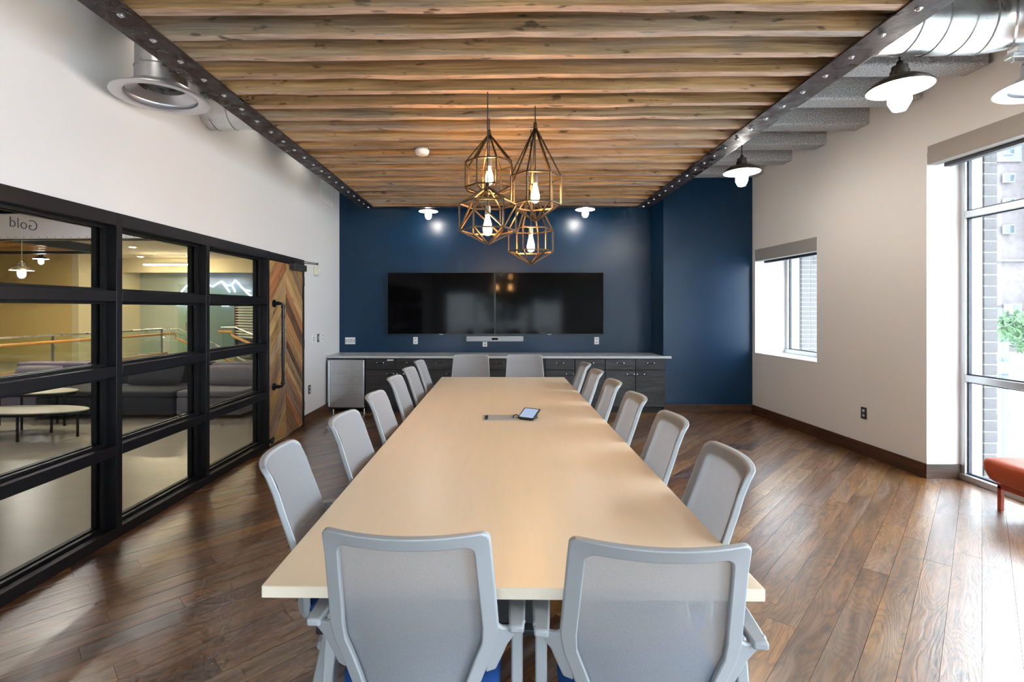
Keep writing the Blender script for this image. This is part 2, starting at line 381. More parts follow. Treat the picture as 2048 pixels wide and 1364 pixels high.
def mesh_fabric():
    m, nt, b = newmat('grey_mesh_fabric'); L = nt.links
    b.inputs['Base Color'].default_value = (.35, .375, .41, 1); b.inputs['Roughness'].default_value = .85
    tr = N(nt, 'ShaderNodeBsdfTransparent'); tr.inputs[0].default_value = (1, 1, 1, 1)
    tl = N(nt, 'ShaderNodeBsdfTranslucent'); tl.inputs[0].default_value = (.40, .42, .45, 1)
    a = N(nt, 'ShaderNodeMixShader'); a.inputs[0].default_value = .25; L.new(b.outputs[0], a.inputs[1]); L.new(tl.outputs[0], a.inputs[2])
    tc = N(nt, 'ShaderNodeTexCoord'); mp = N(nt, 'ShaderNodeMapping'); mp.inputs['Scale'].default_value = (1, 1, .35); L.new(tc.outputs['Object'], mp.inputs[0])
    nz = N(nt, 'ShaderNodeTexNoise'); nz.inputs['Scale'].default_value = 420; nz.inputs['Detail'].default_value = 2; L.new(mp.outputs[0], nz.inputs['Vector'])
    r = N(nt, 'ShaderNodeMapRange'); r.inputs[1].default_value = .3; r.inputs[2].default_value = .7; r.inputs[3].default_value = .09; r.inputs[4].default_value = .19; L.new(nz.outputs['Fac'], r.inputs[0])
    x = N(nt, 'ShaderNodeMixShader'); L.new(r.outputs[0], x.inputs[0]); L.new(a.outputs[0], x.inputs[1]); L.new(tr.outputs[0], x.inputs[2])
    L.new(x.outputs[0], nt.nodes['Material Output'].inputs[0]); return m
M['weave'] = mesh_fabric()

# ================================================================== SETTING
XL = -2.62                       # inner face of the partition wall
XR0, XRS = 3.775, 0.053          # window wall face: x = XR0 + (7.42 - y) * XRS
def xr(y): return XR0 + (7.42 - y) * XRS
YB = 8.0                         # screen wall
YR = -3.0                        # wall behind the camera
ZT = 3.95

# ---- floor with individual 45 degree planks
def clip_poly(poly, a, b, c):    # keep a*x + b*y <= c
    out = []
    for i in range(len(poly)):
        p, q = poly[i - 1], poly[i]
        dp, dq = a * p[0] + b * p[1] - c, a * q[0] + b * q[1] - c
        if (dp <= 0) != (dq <= 0):
            t = dp / (dp - dq); out.append((p[0] + (q[0] - p[0]) * t, p[1] + (q[1] - p[1]) * t))
        if dq <= 0: out.append(q)
    return out
def area(poly): return abs(sum(poly[i - 1][0] * poly[i][1] - poly[i][0] * poly[i - 1][1] for i in range(len(poly)))) / 2
floor = tag(MB().box(-2.74, 4.32, YR, YB, -.06, -.017).build('floor', M['subfloor']), 'dark oak plank floor laid on the diagonal', 'floor', kind='structure')
ANG = math.radians(44.0); du = (math.sin(ANG), math.cos(ANG)); dv = (math.cos(ANG), -math.sin(ANG))   # along plank / across
planks = []
w0 = .128; rnd = random.Random(3)
for k in range(-75, 75):
    v0 = k * w0; s = -16 + rnd.random() * 1.8
    while s < 16:
        ln = rnd.uniform(.7, 2.4)
        a0, a1, b0, b1 = s + .0007, s + ln - .0007, v0 + .0007, v0 + w0 - .0007
        poly = [(du[0] * a + dv[0] * b, du[1] * a + dv[1] * b) for a, b in ((a0, b0), (a1, b0), (a1, b1), (a0, b1))]
        poly = clip_poly(poly, -1, 0, 2.73); poly = clip_poly(poly, 1, 0, 4.30) if poly else poly
        poly = clip_poly(poly, 0, -1, -YR) if poly else poly; poly = clip_poly(poly, 0, 1, YB) if poly else poly
        if len(poly) >= 3 and area(poly) > .003:
            planks.append(poly)
        s += ln
def seen(poly):                  # how large a plank shows from where people enter: projected area in front of the room
    cx = sum(p[0] for p in poly) / len(poly); cy = sum(p[1] for p in poly) / len(poly)
    if cy < 1.45 or abs(cx) > 1.18 * cy or cy > 7.4 or cx > xr(min(cy, 7.4)) or cx < XL: return 0
    if -.6 < cx < .67 and 1.6 < cy < 5.8: return area(poly) / cy ** 3 * .02
    return area(poly) / cy ** 3
order = sorted(planks, key=seen, reverse=True)
rest = MB(); RF = Matrix.Rotation(PI / 2 - ANG, 3, 'Z')
for i, poly in enumerate(order):
    dz = rnd.uniform(-.0006, .0006); tx, ty = rnd.uniform(-.0005, .0005), rnd.uniform(-.009, .009)   # boards are slightly cupped and tilted
    if i < 300 and seen(poly) > 0:
        cx = sum(p[0] for p in poly) / len(poly); cy = sum(p[1] for p in poly) / len(poly)
        lp = [((p[0] - cx) * du[0] + (p[1] - cy) * du[1], -((p[0] - cx) * dv[0] + (p[1] - cy) * dv[1])) for p in poly]
        mb = MB().prism(lp, lambda p: (p[0], p[1], -.016), lambda p: (p[0], p[1], dz + tx * p[0] + ty * p[1]))
        o = mb.build('plank', M['floor'], floor, smooth=0, loc=(cx, cy, 0)); o.rotation_euler = (0, 0, PI / 2 - ANG)
    else:
        lp = [(p[0] * du[0] + p[1] * du[1], -(p[0] * dv[0] + p[1] * dv[1])) for p in poly]
        vb = sum(p[1] for p in lp) / len(lp); rest.prism(lp, lambda p: (p[0], p[1], -.016), lambda p: (p[0], p[1], dz + ty * (p[1] - vb)))
o = rest.build('plank_field', M['floor'], floor, smooth=0); o.rotation_euler = (0, 0, PI / 2 - ANG); o['kind'] = 'stuff'

# ---- walls
PY0, PY1 = -.72, 5.50            # glazed partition run
DY0, DY1 = 5.50, 6.50            # door opening
w = MB()
w.box(XL, XL - .15, YR, 8.1, 2.205, ZT).box(XL, XL - .15, 6.515, 8.1, 0, 2.205).box(XL, XL - .15, YR, PY0, 0, 2.205)
tag(w.build('wall_left', M['white_wall']), 'tall white wall above the black glazed partition', 'wall', kind='structure')
tag(MB().box(XL, 2.45, YB, YB + .12, 0, ZT).build('wall_back', M['blue_wall']), 'dark navy satin wall behind the two screens', 'wall', kind='structure')
tag(MB().box(2.45, 4.6, 7.42, 8.12, 0, ZT).build('wall_pier', M['blue_wall']), 'brighter blue wall pier between the cabinets and the small window', 'wall', kind='structure')
XO = 4.43
w = MB()
def wb(y0, y1, z0, z1, x_in=None, x_out=XO):
    a = xr(y0) if x_in is None else x_in; b = xr(y1) if x_in is None else x_in
    w.hexa([(a, y0, z0), (x_out, y0, z0), (x_out, y1, z0), (b, y1, z0), (a, y0, z1), (x_out, y0, z1), (x_out, y1, z1), (b, y1, z1)])
SW = (6.03, 7.345, .905, 2.40)   # small window opening
BW = (.25, 4.585, 0.0, 2.985)    # tall window opening
CW = (-2.9, -.2, 0.0, 2.985)  # unseen window opening added to let in more daylight
wb(SW[1], 7.42, 0, ZT); wb(SW[0], SW[1], 0, SW[2]); wb(SW[0], SW[1], SW[3], ZT); wb(BW[1], SW[0], 0, ZT)
wb(BW[0], BW[1], BW[3], ZT); wb(CW[1], BW[0], 0, ZT); wb(CW[0], CW[1], CW[3], ZT); wb(YR, CW[0], 0, ZT)
tag(w.build('wall_right', M['warm_wall']), 'off-white window wall on the daylight side', 'wall', kind='structure')
# white linings of the window reveals
w = MB(); e = .004
w.hexa([(xr(SW[1]) - e, SW[1] - .006, SW[2]), (4.22, SW[1] - .006, SW[2]), (4.22, SW[1] + .001, SW[2]), (xr(SW[1]) - e, SW[1] + .001, SW[2]),
        (xr(SW[1]) - e, SW[1] - .006, SW[3]), (4.22, SW[1] - .006, SW[3]), (4.22, SW[1] + .001, SW[3]), (xr(SW[1]) - e, SW[1] + .001, SW[3])])
w.box(xr(SW[0]) - .0, 4.22, SW[0] - .001, SW[0] + .006, SW[2], SW[3])
w.hexa([(xr(SW[0]) - e, SW[0], SW[2] - .001), (4.22, SW[0], SW[2] - .001), (4.22, SW[1], SW[2] - .001), (xr(SW[1]) - e, SW[1], SW[2] - .001),
        (xr(SW[0]) - e, SW[0], SW[2] + .008), (4.22, SW[0], SW[2] + .008), (4.22, SW[1], SW[2] + .008), (xr(SW[1]) - e, SW[1], SW[2] + .008)])
tag(w.build('trim_1', M['reveal']), 'white painted lining of the small window recess', 'trim', kind='structure')
w = MB().box(xr(BW[1]) - e, 4.22, BW[1] - .006, BW[1] + .001, .13, BW[3])
tag(w.build('trim_2', M['reveal']), 'white painted return beside the tall window', 'trim', kind='structure')
# rear wall with its window
RW = (-2.05, 2.35, .35, 2.2)
w = MB().box(-2.75, RW[0], YR - .15, YR, 0, ZT).box(RW[1], 4.5, YR - .15, YR, 0, ZT).box(RW[0], RW[1], YR - .15, YR, 0, RW[2]).box(RW[0], RW[1], YR - .15, YR, RW[3], ZT)
tag(w.build('wall_front', M['white_wall']), 'white wall behind the viewer with a wide window', 'wall', kind='structure')

# ---- baseboards
tag(MB().box(2.45, xr(7.42), 7.40, 7.42, 0, .13).build('baseboard_back', M['base'], bevel=.003), 'brown wood baseboard under the blue pier', 'baseboard', kind='structure')
w = MB(); w.hexa([(xr(BW[1]) - .02, BW[1], 0), (xr(BW[1]), BW[1], 0), (xr(7.40), 7.40, 0), (xr(7.40) - .02, 7.40, 0),
                  (xr(BW[1]) - .02, BW[1], .13), (xr(BW[1]), BW[1], .13), (xr(7.40), 7.40, .13), (xr(7.40) - .02, 7.40, .13)])
tag(w.build('baseboard_right', M['basey']), 'dark brown baseboard along the window wall', 'baseboard', kind='structure')
tag(MB().box(xr(BW[1]) - .02, 4.22, BW[1] - .022, BW[1], 0, .13).build('baseboard_reveal', M['base']), 'short lighter baseboard at the tall window return', 'baseboard', kind='structure')
tag(MB().box(XL, XL + .02, 6.52, 7.40, 0, .13).build('baseboard_left', M['basey']), 'brown baseboard between the plank door and the fridge', 'baseboard', kind='structure')

# ---- ceiling deck with sprayed beams
ceil = tag(MB().box(-2.75, 4.5, YR, 8.1, 3.88, ZT).build('ceiling', M['deck']), 'grey structural ceiling deck above the timber canopy', 'ceiling', kind='structure')
bm_ = MB().box(XL, 3.9, 0, .215, 3.50, 3.88)
bmesh_beam = bm_.mesh('beam', M['felt'])
k = 0; y = 7.135
while y > YR:
    o = place(bmesh_beam, 'beam', ceil, (0, y, 0)); b = o.modifiers.new('bevel', 'BEVEL'); b.width = .02; b.segments = 3; b.limit_method = 'ANGLE'
    y -= .633

# ---- windows: aluminium frames and panes
def window_unit(name, y0, y1, z0, z1, transoms, mullions, label):
    t = thing(name, label, 'window', (4.26, (y0 + y1) / 2, z0), kind='structure'); x0, x1 = 4.22, 4.30; fwid = .055
    def part(nm, mb, mat, bev=.004): return mb.build(nm, mat, t, bev, world=True)
    part('frame_head', MB().box(x0, x1, y0, y1, z1 - fwid, z1), M['alu']); part('frame_sill', MB().box(x0 - .02, x1, y0, y1, z0, z0 + fwid), M['alu'])
    for a, b in ((y0, y0 + fwid), (y1 - fwid, y1)): part('frame_jamb', MB().box(x0, x1, a, b, z0 + fwid, z1 - fwid), M['alu'])
    ys = [y0 + fwid] + [m for m in mullions] + [y1 - fwid]; zs = [z0 + fwid] + list(transoms) + [z1 - fwid]
    for m in mullions: part('mullion', MB().box(x0, x1, m - .03, m + .03, z0 + fwid, z1 - fwid), M['alu'])
    for i in range(len(ys) - 1):
        a = ys[i] + (.03 if i else 0); b = ys[i + 1] - (.03 if i < len(ys) - 2 else 0)
        for z in transoms: part('transom', MB().box(x0, x1, a, b, z - .03, z + .03), M['alu'])
        for j in range(len(zs) - 1):
            c = zs[j] + (.03 if j else 0); d = zs[j + 1] - (.03 if j < len(zs) - 2 else 0)
            g = MB(); q = .012
            for (ya, yb, za, zb) in ((a, a + q, c, d), (b - q, b, c, d), (a + q, b - q, c, c + q), (a + q, b - q, d - q, d)): g.box(4.245, 4.275, ya, yb, za, zb)
            part('gasket', g, M['gasket'], 0)
            part('pane', MB().box(4.258, 4.262, a + q, b - q, c + q, d - q), M['glass'], 0)
    return t
window_unit('window_1', SW[0], SW[1], SW[2] + .008, SW[3], [], [], 'small aluminium window in a deep white recess')
window_unit('window_2', BW[0], BW[1], BW[2], BW[3], [.925, 2.41], [1.72, 3.15], 'tall floor-to-ceiling aluminium window beside the red bench')
window_unit('window_3', CW[0], CW[1], CW[2], CW[3], [.925, 2.41], [-1.55], 'added unseen tall aluminium window behind the viewer')
t = thing('window_4', 'wide window in the wall behind the viewer', 'window', (.15, YR - .07, RW[2]), kind='structure')
for a, b, c, d in ((RW[0], RW[1], RW[2], RW[2] + .05), (RW[0], RW[1], RW[3] - .05, RW[3])): MB().box(a, b, YR - .1, YR - .04, c, d).build('frame_rail', M['alu'], t, world=True)
xs = [RW[0], RW[0] + 1.1, RW[0] + 2.2, RW[0] + 3.3, RW[1]]
for x in xs: MB().box(x - .03, x + .03, YR - .1, YR - .04, RW[2] + .05, RW[3] - .05).build('mullion', M['alu'], t, world=True)
for i in range(4): MB().box(xs[i] + .03, xs[i + 1] - .03, YR - .072, YR - .068, RW[2] + .05, RW[3] - .05).build('pane', M['glass'], t, world=True)

# ---- blind cassettes
def cassette(y0, y1, z0, z1, mat, label, dark):
    t = thing('roller_blind', label, 'blind', (xr((y0 + y1) / 2), (y0 + y1) / 2, z0), group='roller blind cassettes')
    m = MB(); a, b = xr(y0), xr(y1); q = .008
    m.hexa([(a - q, y0, z0), (a + .09, y0, z0), (b + .09, y1, z0), (b - q, y1, z0), (a - q, y0, z1), (a + .09, y0, z1), (b + .09, y1, z1), (b - q, y1, z1)])
    m.build('fascia', mat, t, .004, world=True)
    m = MB(); m.hexa([(a + .10, y0 + .02, z0 - .03), (a + .16, y0 + .02, z0 - .03), (b + .16, y1 - .05, z0 - .03), (b + .10, y1 - .05, z0 - .03),
                      (a + .10, y0 + .02, z0 + .1), (a + .16, y0 + .02, z0 + .1), (b + .16, y1 - .05, z0 + .1), (b + .10, y1 - .05, z0 + .1)])
    m.build('hem_bar', M['gasket'], t, 0, world=True)
cassette(6.035, 7.34, 2.262, 2.432, M['valance2'], 'grey roller blind cassette over the small window', 1)
cassette(.26, 4.57, 2.876, 3.045, M['valance'], 'taupe roller blind cassette over the tall window', 1)

# ---- glazed partition
gp = thing('glazed_partition', 'black steel framed glazed partition looking into the lobby', 'glass partition', (XL - .07, 2.4, 0))
GX0, GX1 = XL + .03, XL - .12
posts = [5.475 - 1.03 * 0] ; posts = [5.475, 4.335, 3.318, 2.30, 1.28, .26, -.695]
rails = [.035, .595, 1.130, 1.640, 2.160]
RH = .036
for i, p in enumerate(posts): MB().box(GX0, GX1, p - .026, p + .026, 0, 2.205).build('post', M['black'], gp, .003, world=True)
for i in range(len(posts) - 1):
    a, b = posts[i + 1] + .026, posts[i] - .026
    for k, z in enumerate(rails):
        h = .045 if k == 4 else RH
        MB().box(GX0, GX1, a, b, max(z - h, 0), z + h).build('rail', M['black'], gp, .003, world=True)
    for k in range(4):
        c = rails[k] + RH; d = rails[k + 1] - (.045 if k == 3 else RH); q = .03; st = MB()
        for (xa, xb) in ((XL - .035, XL - .06), (XL - .085, GX1 + .001)):
            for (ya, yb, za, zb) in ((a, a + q, c, d), (b - q, b, c, d), (a + q, b - q, c, c + q * .6), (a + q, b - q, d - q * .6, d)): st.box(xa, xb, ya, yb, za, zb)
        st.build('glazing_stop', M['black'], gp, 0, world=True)
        MB().box(XL - .066, XL - .074, a + .012, b - .012, c + .008, d - .008).build('pane', M['pglass'], gp, 0, world=True)
# mirrored lettering on the top pane (read from the lobby side)
fc = bpy.data.curves.new('lettering', 'FONT'); fc.body = 'Gold'; fc.size = .085; fc.extrude = .0008; fc.offset = -.0012
fo = bpy.data.objects.new('lettering', fc); COL.objects.link(fo); fc.materials.append(M['ink'])
fo.location = (XL - .076 - gp.location.x, 2.838 - gp.location.y, 2.006); fo.rotation_euler = (PI / 2, 0, -PI / 2)
fo.parent = gp; fo['label'] = 'black Gold lettering seen in reverse'

# ---- chevron plank door
door = thing('door_1', 'reclaimed wood chevron plank door with black pipe handle', 'door', (XL, 6.0, 0), kind='structure')
def dpart(nm, mb, mat, bev=0, seg=2): return mb.build(nm, mat, door, bev, seg, world=True)
LY0, LY1, LZ0, LZ1 = 5.515, 6.475, .02, 2.115; yc = 5.975
dpart('leaf', MB().box(XL - .03, XL - .002, LY0, LY1, LZ0, LZ1), M['black'])
rd = random.Random(11)
for side in (-1, 1):
    z = LZ0 - .62
    while z < LZ1:
        wz = rd.choice((.10, .125, .15, .15, .17))
        if side < 0: quad = [(LY0 + .004, z - (yc - LY0)), (yc - .001, z), (yc - .001, z + wz - .004), (LY0 + .004, z + wz - .004 - (yc - LY0))]
        else: quad = [(yc + .001, z), (LY1 - .004, z - (LY1 - yc)), (LY1 - .004, z + wz - .004 - (LY1 - yc)), (yc + .001, z + wz - .004)]
        z += wz
        q = [(p[0], p[1] + .62) for p in quad]
        q = clip_poly(q, 0, 1, LZ1 - .004); q = clip_poly(q, 0, -1, -(LZ0 + .004)) if q else q
        if len(q) < 3 or area(q) < .0008: continue
        cy = sum(p[0] for p in q) / len(q); cz = sum(p[1] for p in q) / len(q)
        # plank lies along its own x: rotate local frame so grain follows the 45 degree direction
        s2 = math.sqrt(.5); th = rd.uniform(.011, .016)
        lp = [((p[0] - cy) * s2 + (p[1] - cz) * s2 * -side, (p[0] - cy) * s2 * side + (p[1] - cz) * s2) for p in q]
        mb = MB().prism(lp, lambda p: (p[0], 0.0, p[1]), lambda p: (p[0], -th, p[1]))
        o = mb.build('plank', M['door_plank'], door, smooth=0)
        # local x -> (0, s2, -side*s2), local z -> (0, side*s2, s2), local -y -> +x (room side)
        R = Matrix(((0, -1, 0), (s2, 0, side * s2), (-side * s2, 0, s2)))
        o.matrix_local = Matrix.Translation((-.002, cy - 6.0, cz)) @ R.to_4x4()
for (a, b, c, d) in ((5.501, 5.515, 0, 2.205), (6.475, 6.514, 0, 2.205)): dpart('jamb', MB().box(XL + .02, XL - .13, a, b, c, d), M['black'], .002)
dpart('head', MB().box(XL + .02, XL - .13, 5.515, 6.475, 2.12, 2.205), M['black'], .002)
hx = XL + .10; hy = 5.66
h = dpart('pull_handle', MB().tube([(XL + .012, hy - .02, 1.62), (XL + .075, hy - .02, 1.62), (hx, hy - .015, 1.618), (hx + .012, hy, 1.60), (hx + .012, hy, 1.14), (hx + .012, hy, .68), (hx, hy - .015, .662), (XL + .075, hy - .02, .66), (XL + .012, hy - .02, .66)], .0165, 12), M['blackm'])
for z in (1.62, .66):
    MB().cyl((XL + .012 - XL, hy - .02 - 6.0, z), (XL + .024 - XL, hy - .02 - 6.0, z), .045, 20).build('flange', M['blackm'], door, .002)
    for (p, q) in (((XL + .055, hy - .02, z), (XL + .08, hy - .02, z)), ((hx + .012, hy, z - .05 if z > 1 else z + .03), (hx + .012, hy, z - .03 if z > 1 else z + .05))): dpart('coupling', MB().cyl(p, q, .022, 12), M['blackm'])
cl = dpart('closer', MB().box(XL + .014, XL + .085, 6.06, 6.44, 2.045, 2.125), M['dkpl'], .008)
dpart('closer_arm', MB().bar((XL + .06, 6.1, 2.14), (XL + .16, 6.60, 2.155), .018, .010).bar((XL + .16, 6.60, 2.168), (XL + .03, 6.12, 2.172), .018, .008).cyl((XL + .16, 6.60, 2.148), (XL + .16, 6.60, 2.176), .012, 10), M['dkpl'])
for z in (.28, 1.10, 1.92): dpart('hinge', MB().cyl((XL + .026, 6.478, z - .06), (XL + .026, 6.478, z + .06), .011, 10), M['dkpl'])
dpart('floor_bolt', MB().box(XL + .014, XL + .03, 5.53, 5.63, .045, .085).box(XL + .014, XL + .036, 5.56, 5.60, .02, .06), M['dkpl'], .003)

# ================================================================== TIMBER CANOPY
CX0, CX1, CY0, CY1, CZ = -1.985, 2.135, -1.9, 7.04, 3.0
can = thing('timber_canopy', 'reclaimed wood joist canopy framed in dark bolted steel angle', 'ceiling canopy', (.07, 2.6, CZ))
def joist_mesh(seed):
    r = random.Random(seed); mb = MB(); n = 12; xa, xb = CX0 + .045, CX1 - .045; L0 = xa - .07; L1 = xb - .07; sec = []
    for i in range(n + 1):
        x = L0 + (L1 - L0) * i / n; wz = r.uniform(-.006, .006); wy = r.uniform(-.005, .005); wt = r.uniform(-.004, .004)
        sec.append([(x, wy, .012 + wz), (x, .052 + wy + wt, .012 + wz * .6 + r.uniform(-.004, .004)), (x, .052 + wt, .140), (x, wt, .140)])
    b = 0
    for s_ in sec: mb.v += s_
    for i in range(n):
        for j in range(4):
            q = i * 4; j2 = (j + 1) % 4
            mb.f.append((q + j, q + j2, q + 4 + j2, q + 4 + j)); mb.m.append(1 if j == 0 else 0)
    mb.f.append((3, 2, 1, 0)); mb.m.append(0); e_ = n * 4; mb.f.append((e_, e_ + 1, e_ + 2, e_ + 3)); mb.m.append(0)
    return mb.mesh('joist', [M['joist'], M['joist_edge']], smooth=0.5)
JM = [joist_mesh(s) for s in range(6)]
y = CY1 - .115; jys = []; rj = random.Random(5)
i = 0
while y > CY0 + .1:
    place(JM[rj.randrange(6)], 'joist', can, (0, y - 2.6, 0), (0, 0, 0)); jys.append(y); y -= .2275; i += 1
bolt = MB().lathe([(0, -.011), (.006, -.011), (.0095, -.008), (.010, -.003), (.017, -.002), (.017, .001)], n=10).mesh('bolt', M['bolt'])
FW = .195; ft = .011; vh = .145
for (xo, sgn, nm) in ((CX0, 1, 'steel_angle'), (CX1, -1, 'steel_angle')):
    m = MB().box(xo, xo + sgn * FW, CY0, CY1, CZ, CZ + ft).box(xo, xo + sgn * ft, CY0, CY1, CZ + ft, CZ + vh)
    fr = m.build(nm, M['steel'], can, .003, world=True)
    for yy in jys: place(bolt, 'bolt', fr, (xo + sgn * (FW * .60) - .07, yy + .026 - 2.6, 0))
for (yo, sgn) in ((CY1, -1), (CY0, 1)):
    MB().box(CX0 + FW, CX1 - FW, yo, yo + sgn * .07, CZ, CZ + ft).box(CX0 + ft, CX1 - ft, yo, yo + sgn * ft, CZ + ft, CZ + vh).build('steel_angle', M['steel'], can, .003, world=True)
for (hx_, hy_) in ((CX0 + .3, 6.5), (CX1 - .3, 6.5), (CX0 + .3, 3.6), (CX1 - .3, 3.6), (CX0 + .3, .5), (CX1 - .3, .5), (0, 5), (0, 1.5)):
    MB().cyl((hx_, hy_, CZ + .1), (hx_, hy_, 3.88), .008, 8).build('hanger_rod', M['galv'], can, world=True)

t = thing('smoke_detector', 'small round white smoke detector under the canopy joists', 'smoke detector', (-.705, 4.4485, 2.945))
MB().lathe([(0, 0), (.035, 0), (.05, .006), (.062, .022), (.065, .042), (0, .044)], n=28).build('housing', M['plate'], t)
MB().lathe([(0, .044), (.052, .044), (.052, .058), (0, .058)], n=24).build('base', M['plate_grey'], t)
MB().cyl((0, 0, .055), (0, 0, .068), .008, 8).build('conduit', M['galv'], t)

# ================================================================== DUCTS
def arc_path(pts, r=.25, n=8):
    P = [Vector(p) for p in pts]; out = [P[0]]
    for i in range(1, len(P) - 1):
        a = (P[i - 1] - P[i]).normalized(); b = (P[i + 1] - P[i]).normalized()
        s = P[i] + a * r; e_ = P[i] + b * r
        for k in range(n + 1):
            t_ = k / n; out.append(s * (1 - t_) ** 2 + P[i] * 2 * t_ * (1 - t_) + e_ * t_ ** 2)
    out.append(P[-1]); return out
def duct(name, label, pts, r, seams, bend=.28):
    t = thing(name, label, 'duct', tuple(pts[0])); p = arc_path(pts, bend)
    MB().tube(p, r, 36).build('tube', M['galv'], t, world=True)
    tot = [0]
    for i in range(1, len(p)): tot.append(tot[-1] + (p[i] - p[i - 1]).length)
    d = .1
    while d < tot[-1]:
        i = max(j for j in range(len(tot)) if tot[j] <= d); i = min(i, len(p) - 2)
        u = (d - tot[i]) / max(tot[i + 1] - tot[i], 1e-6); c_ = p[i].lerp(p[i + 1], u); dr = (p[i + 1] - p[i]).normalized()
        MB().tube([c_ - dr * .006, c_, c_ + dr * .006], [r + .0005, r + .005, r + .0005], 36).build('seam', M['galv_seam'], t, world=True)
        d += seams
    return t
def diffuser(loc, label, neck_top):
    t = thing('round_diffuser', label, 'air diffuser', loc, group='round air diffusers')
    MB().lathe([(.285, .012), (.288, .004), (.272, 0), (.225, .004), (.212, .014), (.220, .030), (.215, .050), (.160, .085), (.146, .090), (.146, .16), (.152, .16), (.152, .085), (.225, .04), (.25, .018)], n=56, close=True).build('flange', M['spun'], t, smooth=.9)
    MB().lathe([(.20, .040), (.208, .050), (.150, .088), (.140, .084)], n=48, close=True).build('inner_cone', M['spun'], t, smooth=.9)
    m = MB().lathe([(.149, .09), (.149, neck_top), (.143, neck_top), (.143, .09)], n=40, close=True); m.build('neck', M['galv'], t)
    MB().lathe([(.149, .18), (.156, .185), (.149, .19)], n=40).build('seam', M['galv_seam'], t)
    MB().lathe([(0, .12), (.142, .12)], n=32).build('damper', M['dkpl'], t)
    return t
diffuser((-2.275, 3.28, 2.965), 'round silver air diffuser beside the left white wall', .42)
diffuser((3.52, 3.17, 2.965), 'round silver air diffuser high by the tall window', .42)
duct('spiral_duct', 'galvanised spiral duct running into the white wall behind the left diffuser', [(-.2, 4.39, 3.335), (-1.5, 4.39, 3.335), (XL + .002, 4.39, 3.335)], .165, .16, .1)
duct('spiral_duct', 'large galvanised spiral duct above the right lamps', [(.4, 3.11, 3.320), (3.24, 3.11, 3.320), (3.24, 1.2, 3.320)], .17, .155, .36)
t = thing('damper_actuator', 'small galvanised damper box under the right duct', 'actuator', (3.17, 3.06, 3.085))
MB().box(-.055, .055, -.03, .03, 0, .03).build('bracket', M['galv'], t, .003); MB().box(-.03, .05, -.035, .035, .03, .072).build('housing', M['plate_grey'], t, .004)
MB().cyl((-.03, 0, -.02), (-.03, 0, .0), .008, 8).build('shaft', M['galv_seam'], t)

# ================================================================== LAMPS
def barn_lamp(loc, label, scale=1.0, cord_top=3.5, glow='lamp', group='bronze barn pendant lamps'):
    t = thing('barn_pendant', label, 'pendant lamp', loc, group=group); s = scale
    def P(prof): return [(r * s, z * s) for r, z in prof]
    MB().lathe(P([(.180, 0), (.176, .012), (.150, .035), (.105, .062), (.058, .074), (.054, .074), (.054, .076), (.060, .078), (.108, .067), (.154, .040), (.181, .014), (.184, 0)]), n=44, close=True).build('shade', [M['shade_out'], M['shade_in']], t, smooth=.9)
    sh = t.children[0]; me = sh.data
    for p in me.polygons:
        c = p.center; r = math.hypot(c.x, c.y)
        if p.normal.z < -.05 and r < .179 * s: p.material_index = 1
    MB().lathe(P([(.056, .074), (.054, .115), (.046, .118), (.045, .150), (.020, .158), (.016, .182), (.008, .19), (0, .19)]), n=24).build('neck', M['shade_out'], t)
    MB().lathe(P([(.056, .07), (.056, -.085), (.048, -.118), (.027, -.138), (0, -.143)]), n=20).build('glass_jar', M[glow], t, smooth=.9)
    g = MB()
    for k in range(4):
        a = k * PI / 4
        pts = [(.064 * math.cos(a), .064 * math.sin(a), .05), (.064 * math.cos(a), .064 * math.sin(a), -.09), (.037 * math.cos(a), .037 * math.sin(a), -.143), (0, 0, -.154),
               (-.037 * math.cos(a), -.037 * math.sin(a), -.143), (-.064 * math.cos(a), -.064 * math.sin(a), -.09), (-.064 * math.cos(a), -.064 * math.sin(a), .05)]
        g.tube([(x * s, y_ * s, z * s) for x, y_, z in pts], .0022 * s, 5)
    for z in (-.01, -.07): g.lathe(P([(.0625, z - .002), (.0655, z), (.0625, z + .002)]), n=20)
    g.build('wire_guard', M['plate_grey'], t)
    MB().cyl((0, 0, .18 * s), (0, 0, cord_top - loc[2]), .006, 8).build('cord', M['cord'], t)
    return t
barn_lamp((2.70, 3.365, 3.04), 'bronze barn lamp hanging nearest to the tall window', 1.02, cord_top=3.5)
barn_lamp((2.57, 5.27, 3.005), 'bronze barn lamp hanging by the canopy in front of the blue pier', cord_top=3.5)
barn_lamp((-1.085, 7.45, 3.035), 'small barn lamp left of the cage pendants, against the navy wall', .80, 3.88, 'lamp_far')
barn_lamp((1.285, 7.45, 3.055), 'small barn lamp right of the cage pendants, against the navy wall', .80, 3.88, 'lamp_far')

for (x, y, d_) in ((2.66, 1.35, 'beside the viewer on the window side'), (2.66, -.75, 'behind the viewer on the window side'), (.07, -2.45, 'behind the canopy end')):
    barn_lamp((x, y, 3.04), 'added unseen bronze barn lamp ' + d_, cord_top=3.88)  # out-of-frame lamps added to lift the light on the walls
for (x, y, d_) in ((-2.18, -1.30, 'high over the partition behind the viewer'), (-2.18, .596, 'high over the partition beside the viewer'), (-2.18, 2.495, 'hidden above the canopy edge before the left diffuser'), (-2.18, 3.76, 'hidden above the canopy edge between diffuser and duct'), (-2.18, 5.027, 'hidden above the canopy edge beyond the left duct'), (-2.18, 6.29, 'hidden above the canopy edge over the plank door')):
    barn_lamp((x, y, 3.60), 'added unseen bronze barn lamp ' + d_, .8, cord_top=3.88, glow='lamp_fill')  # soft lamps added out of sight to brighten the upper left wall
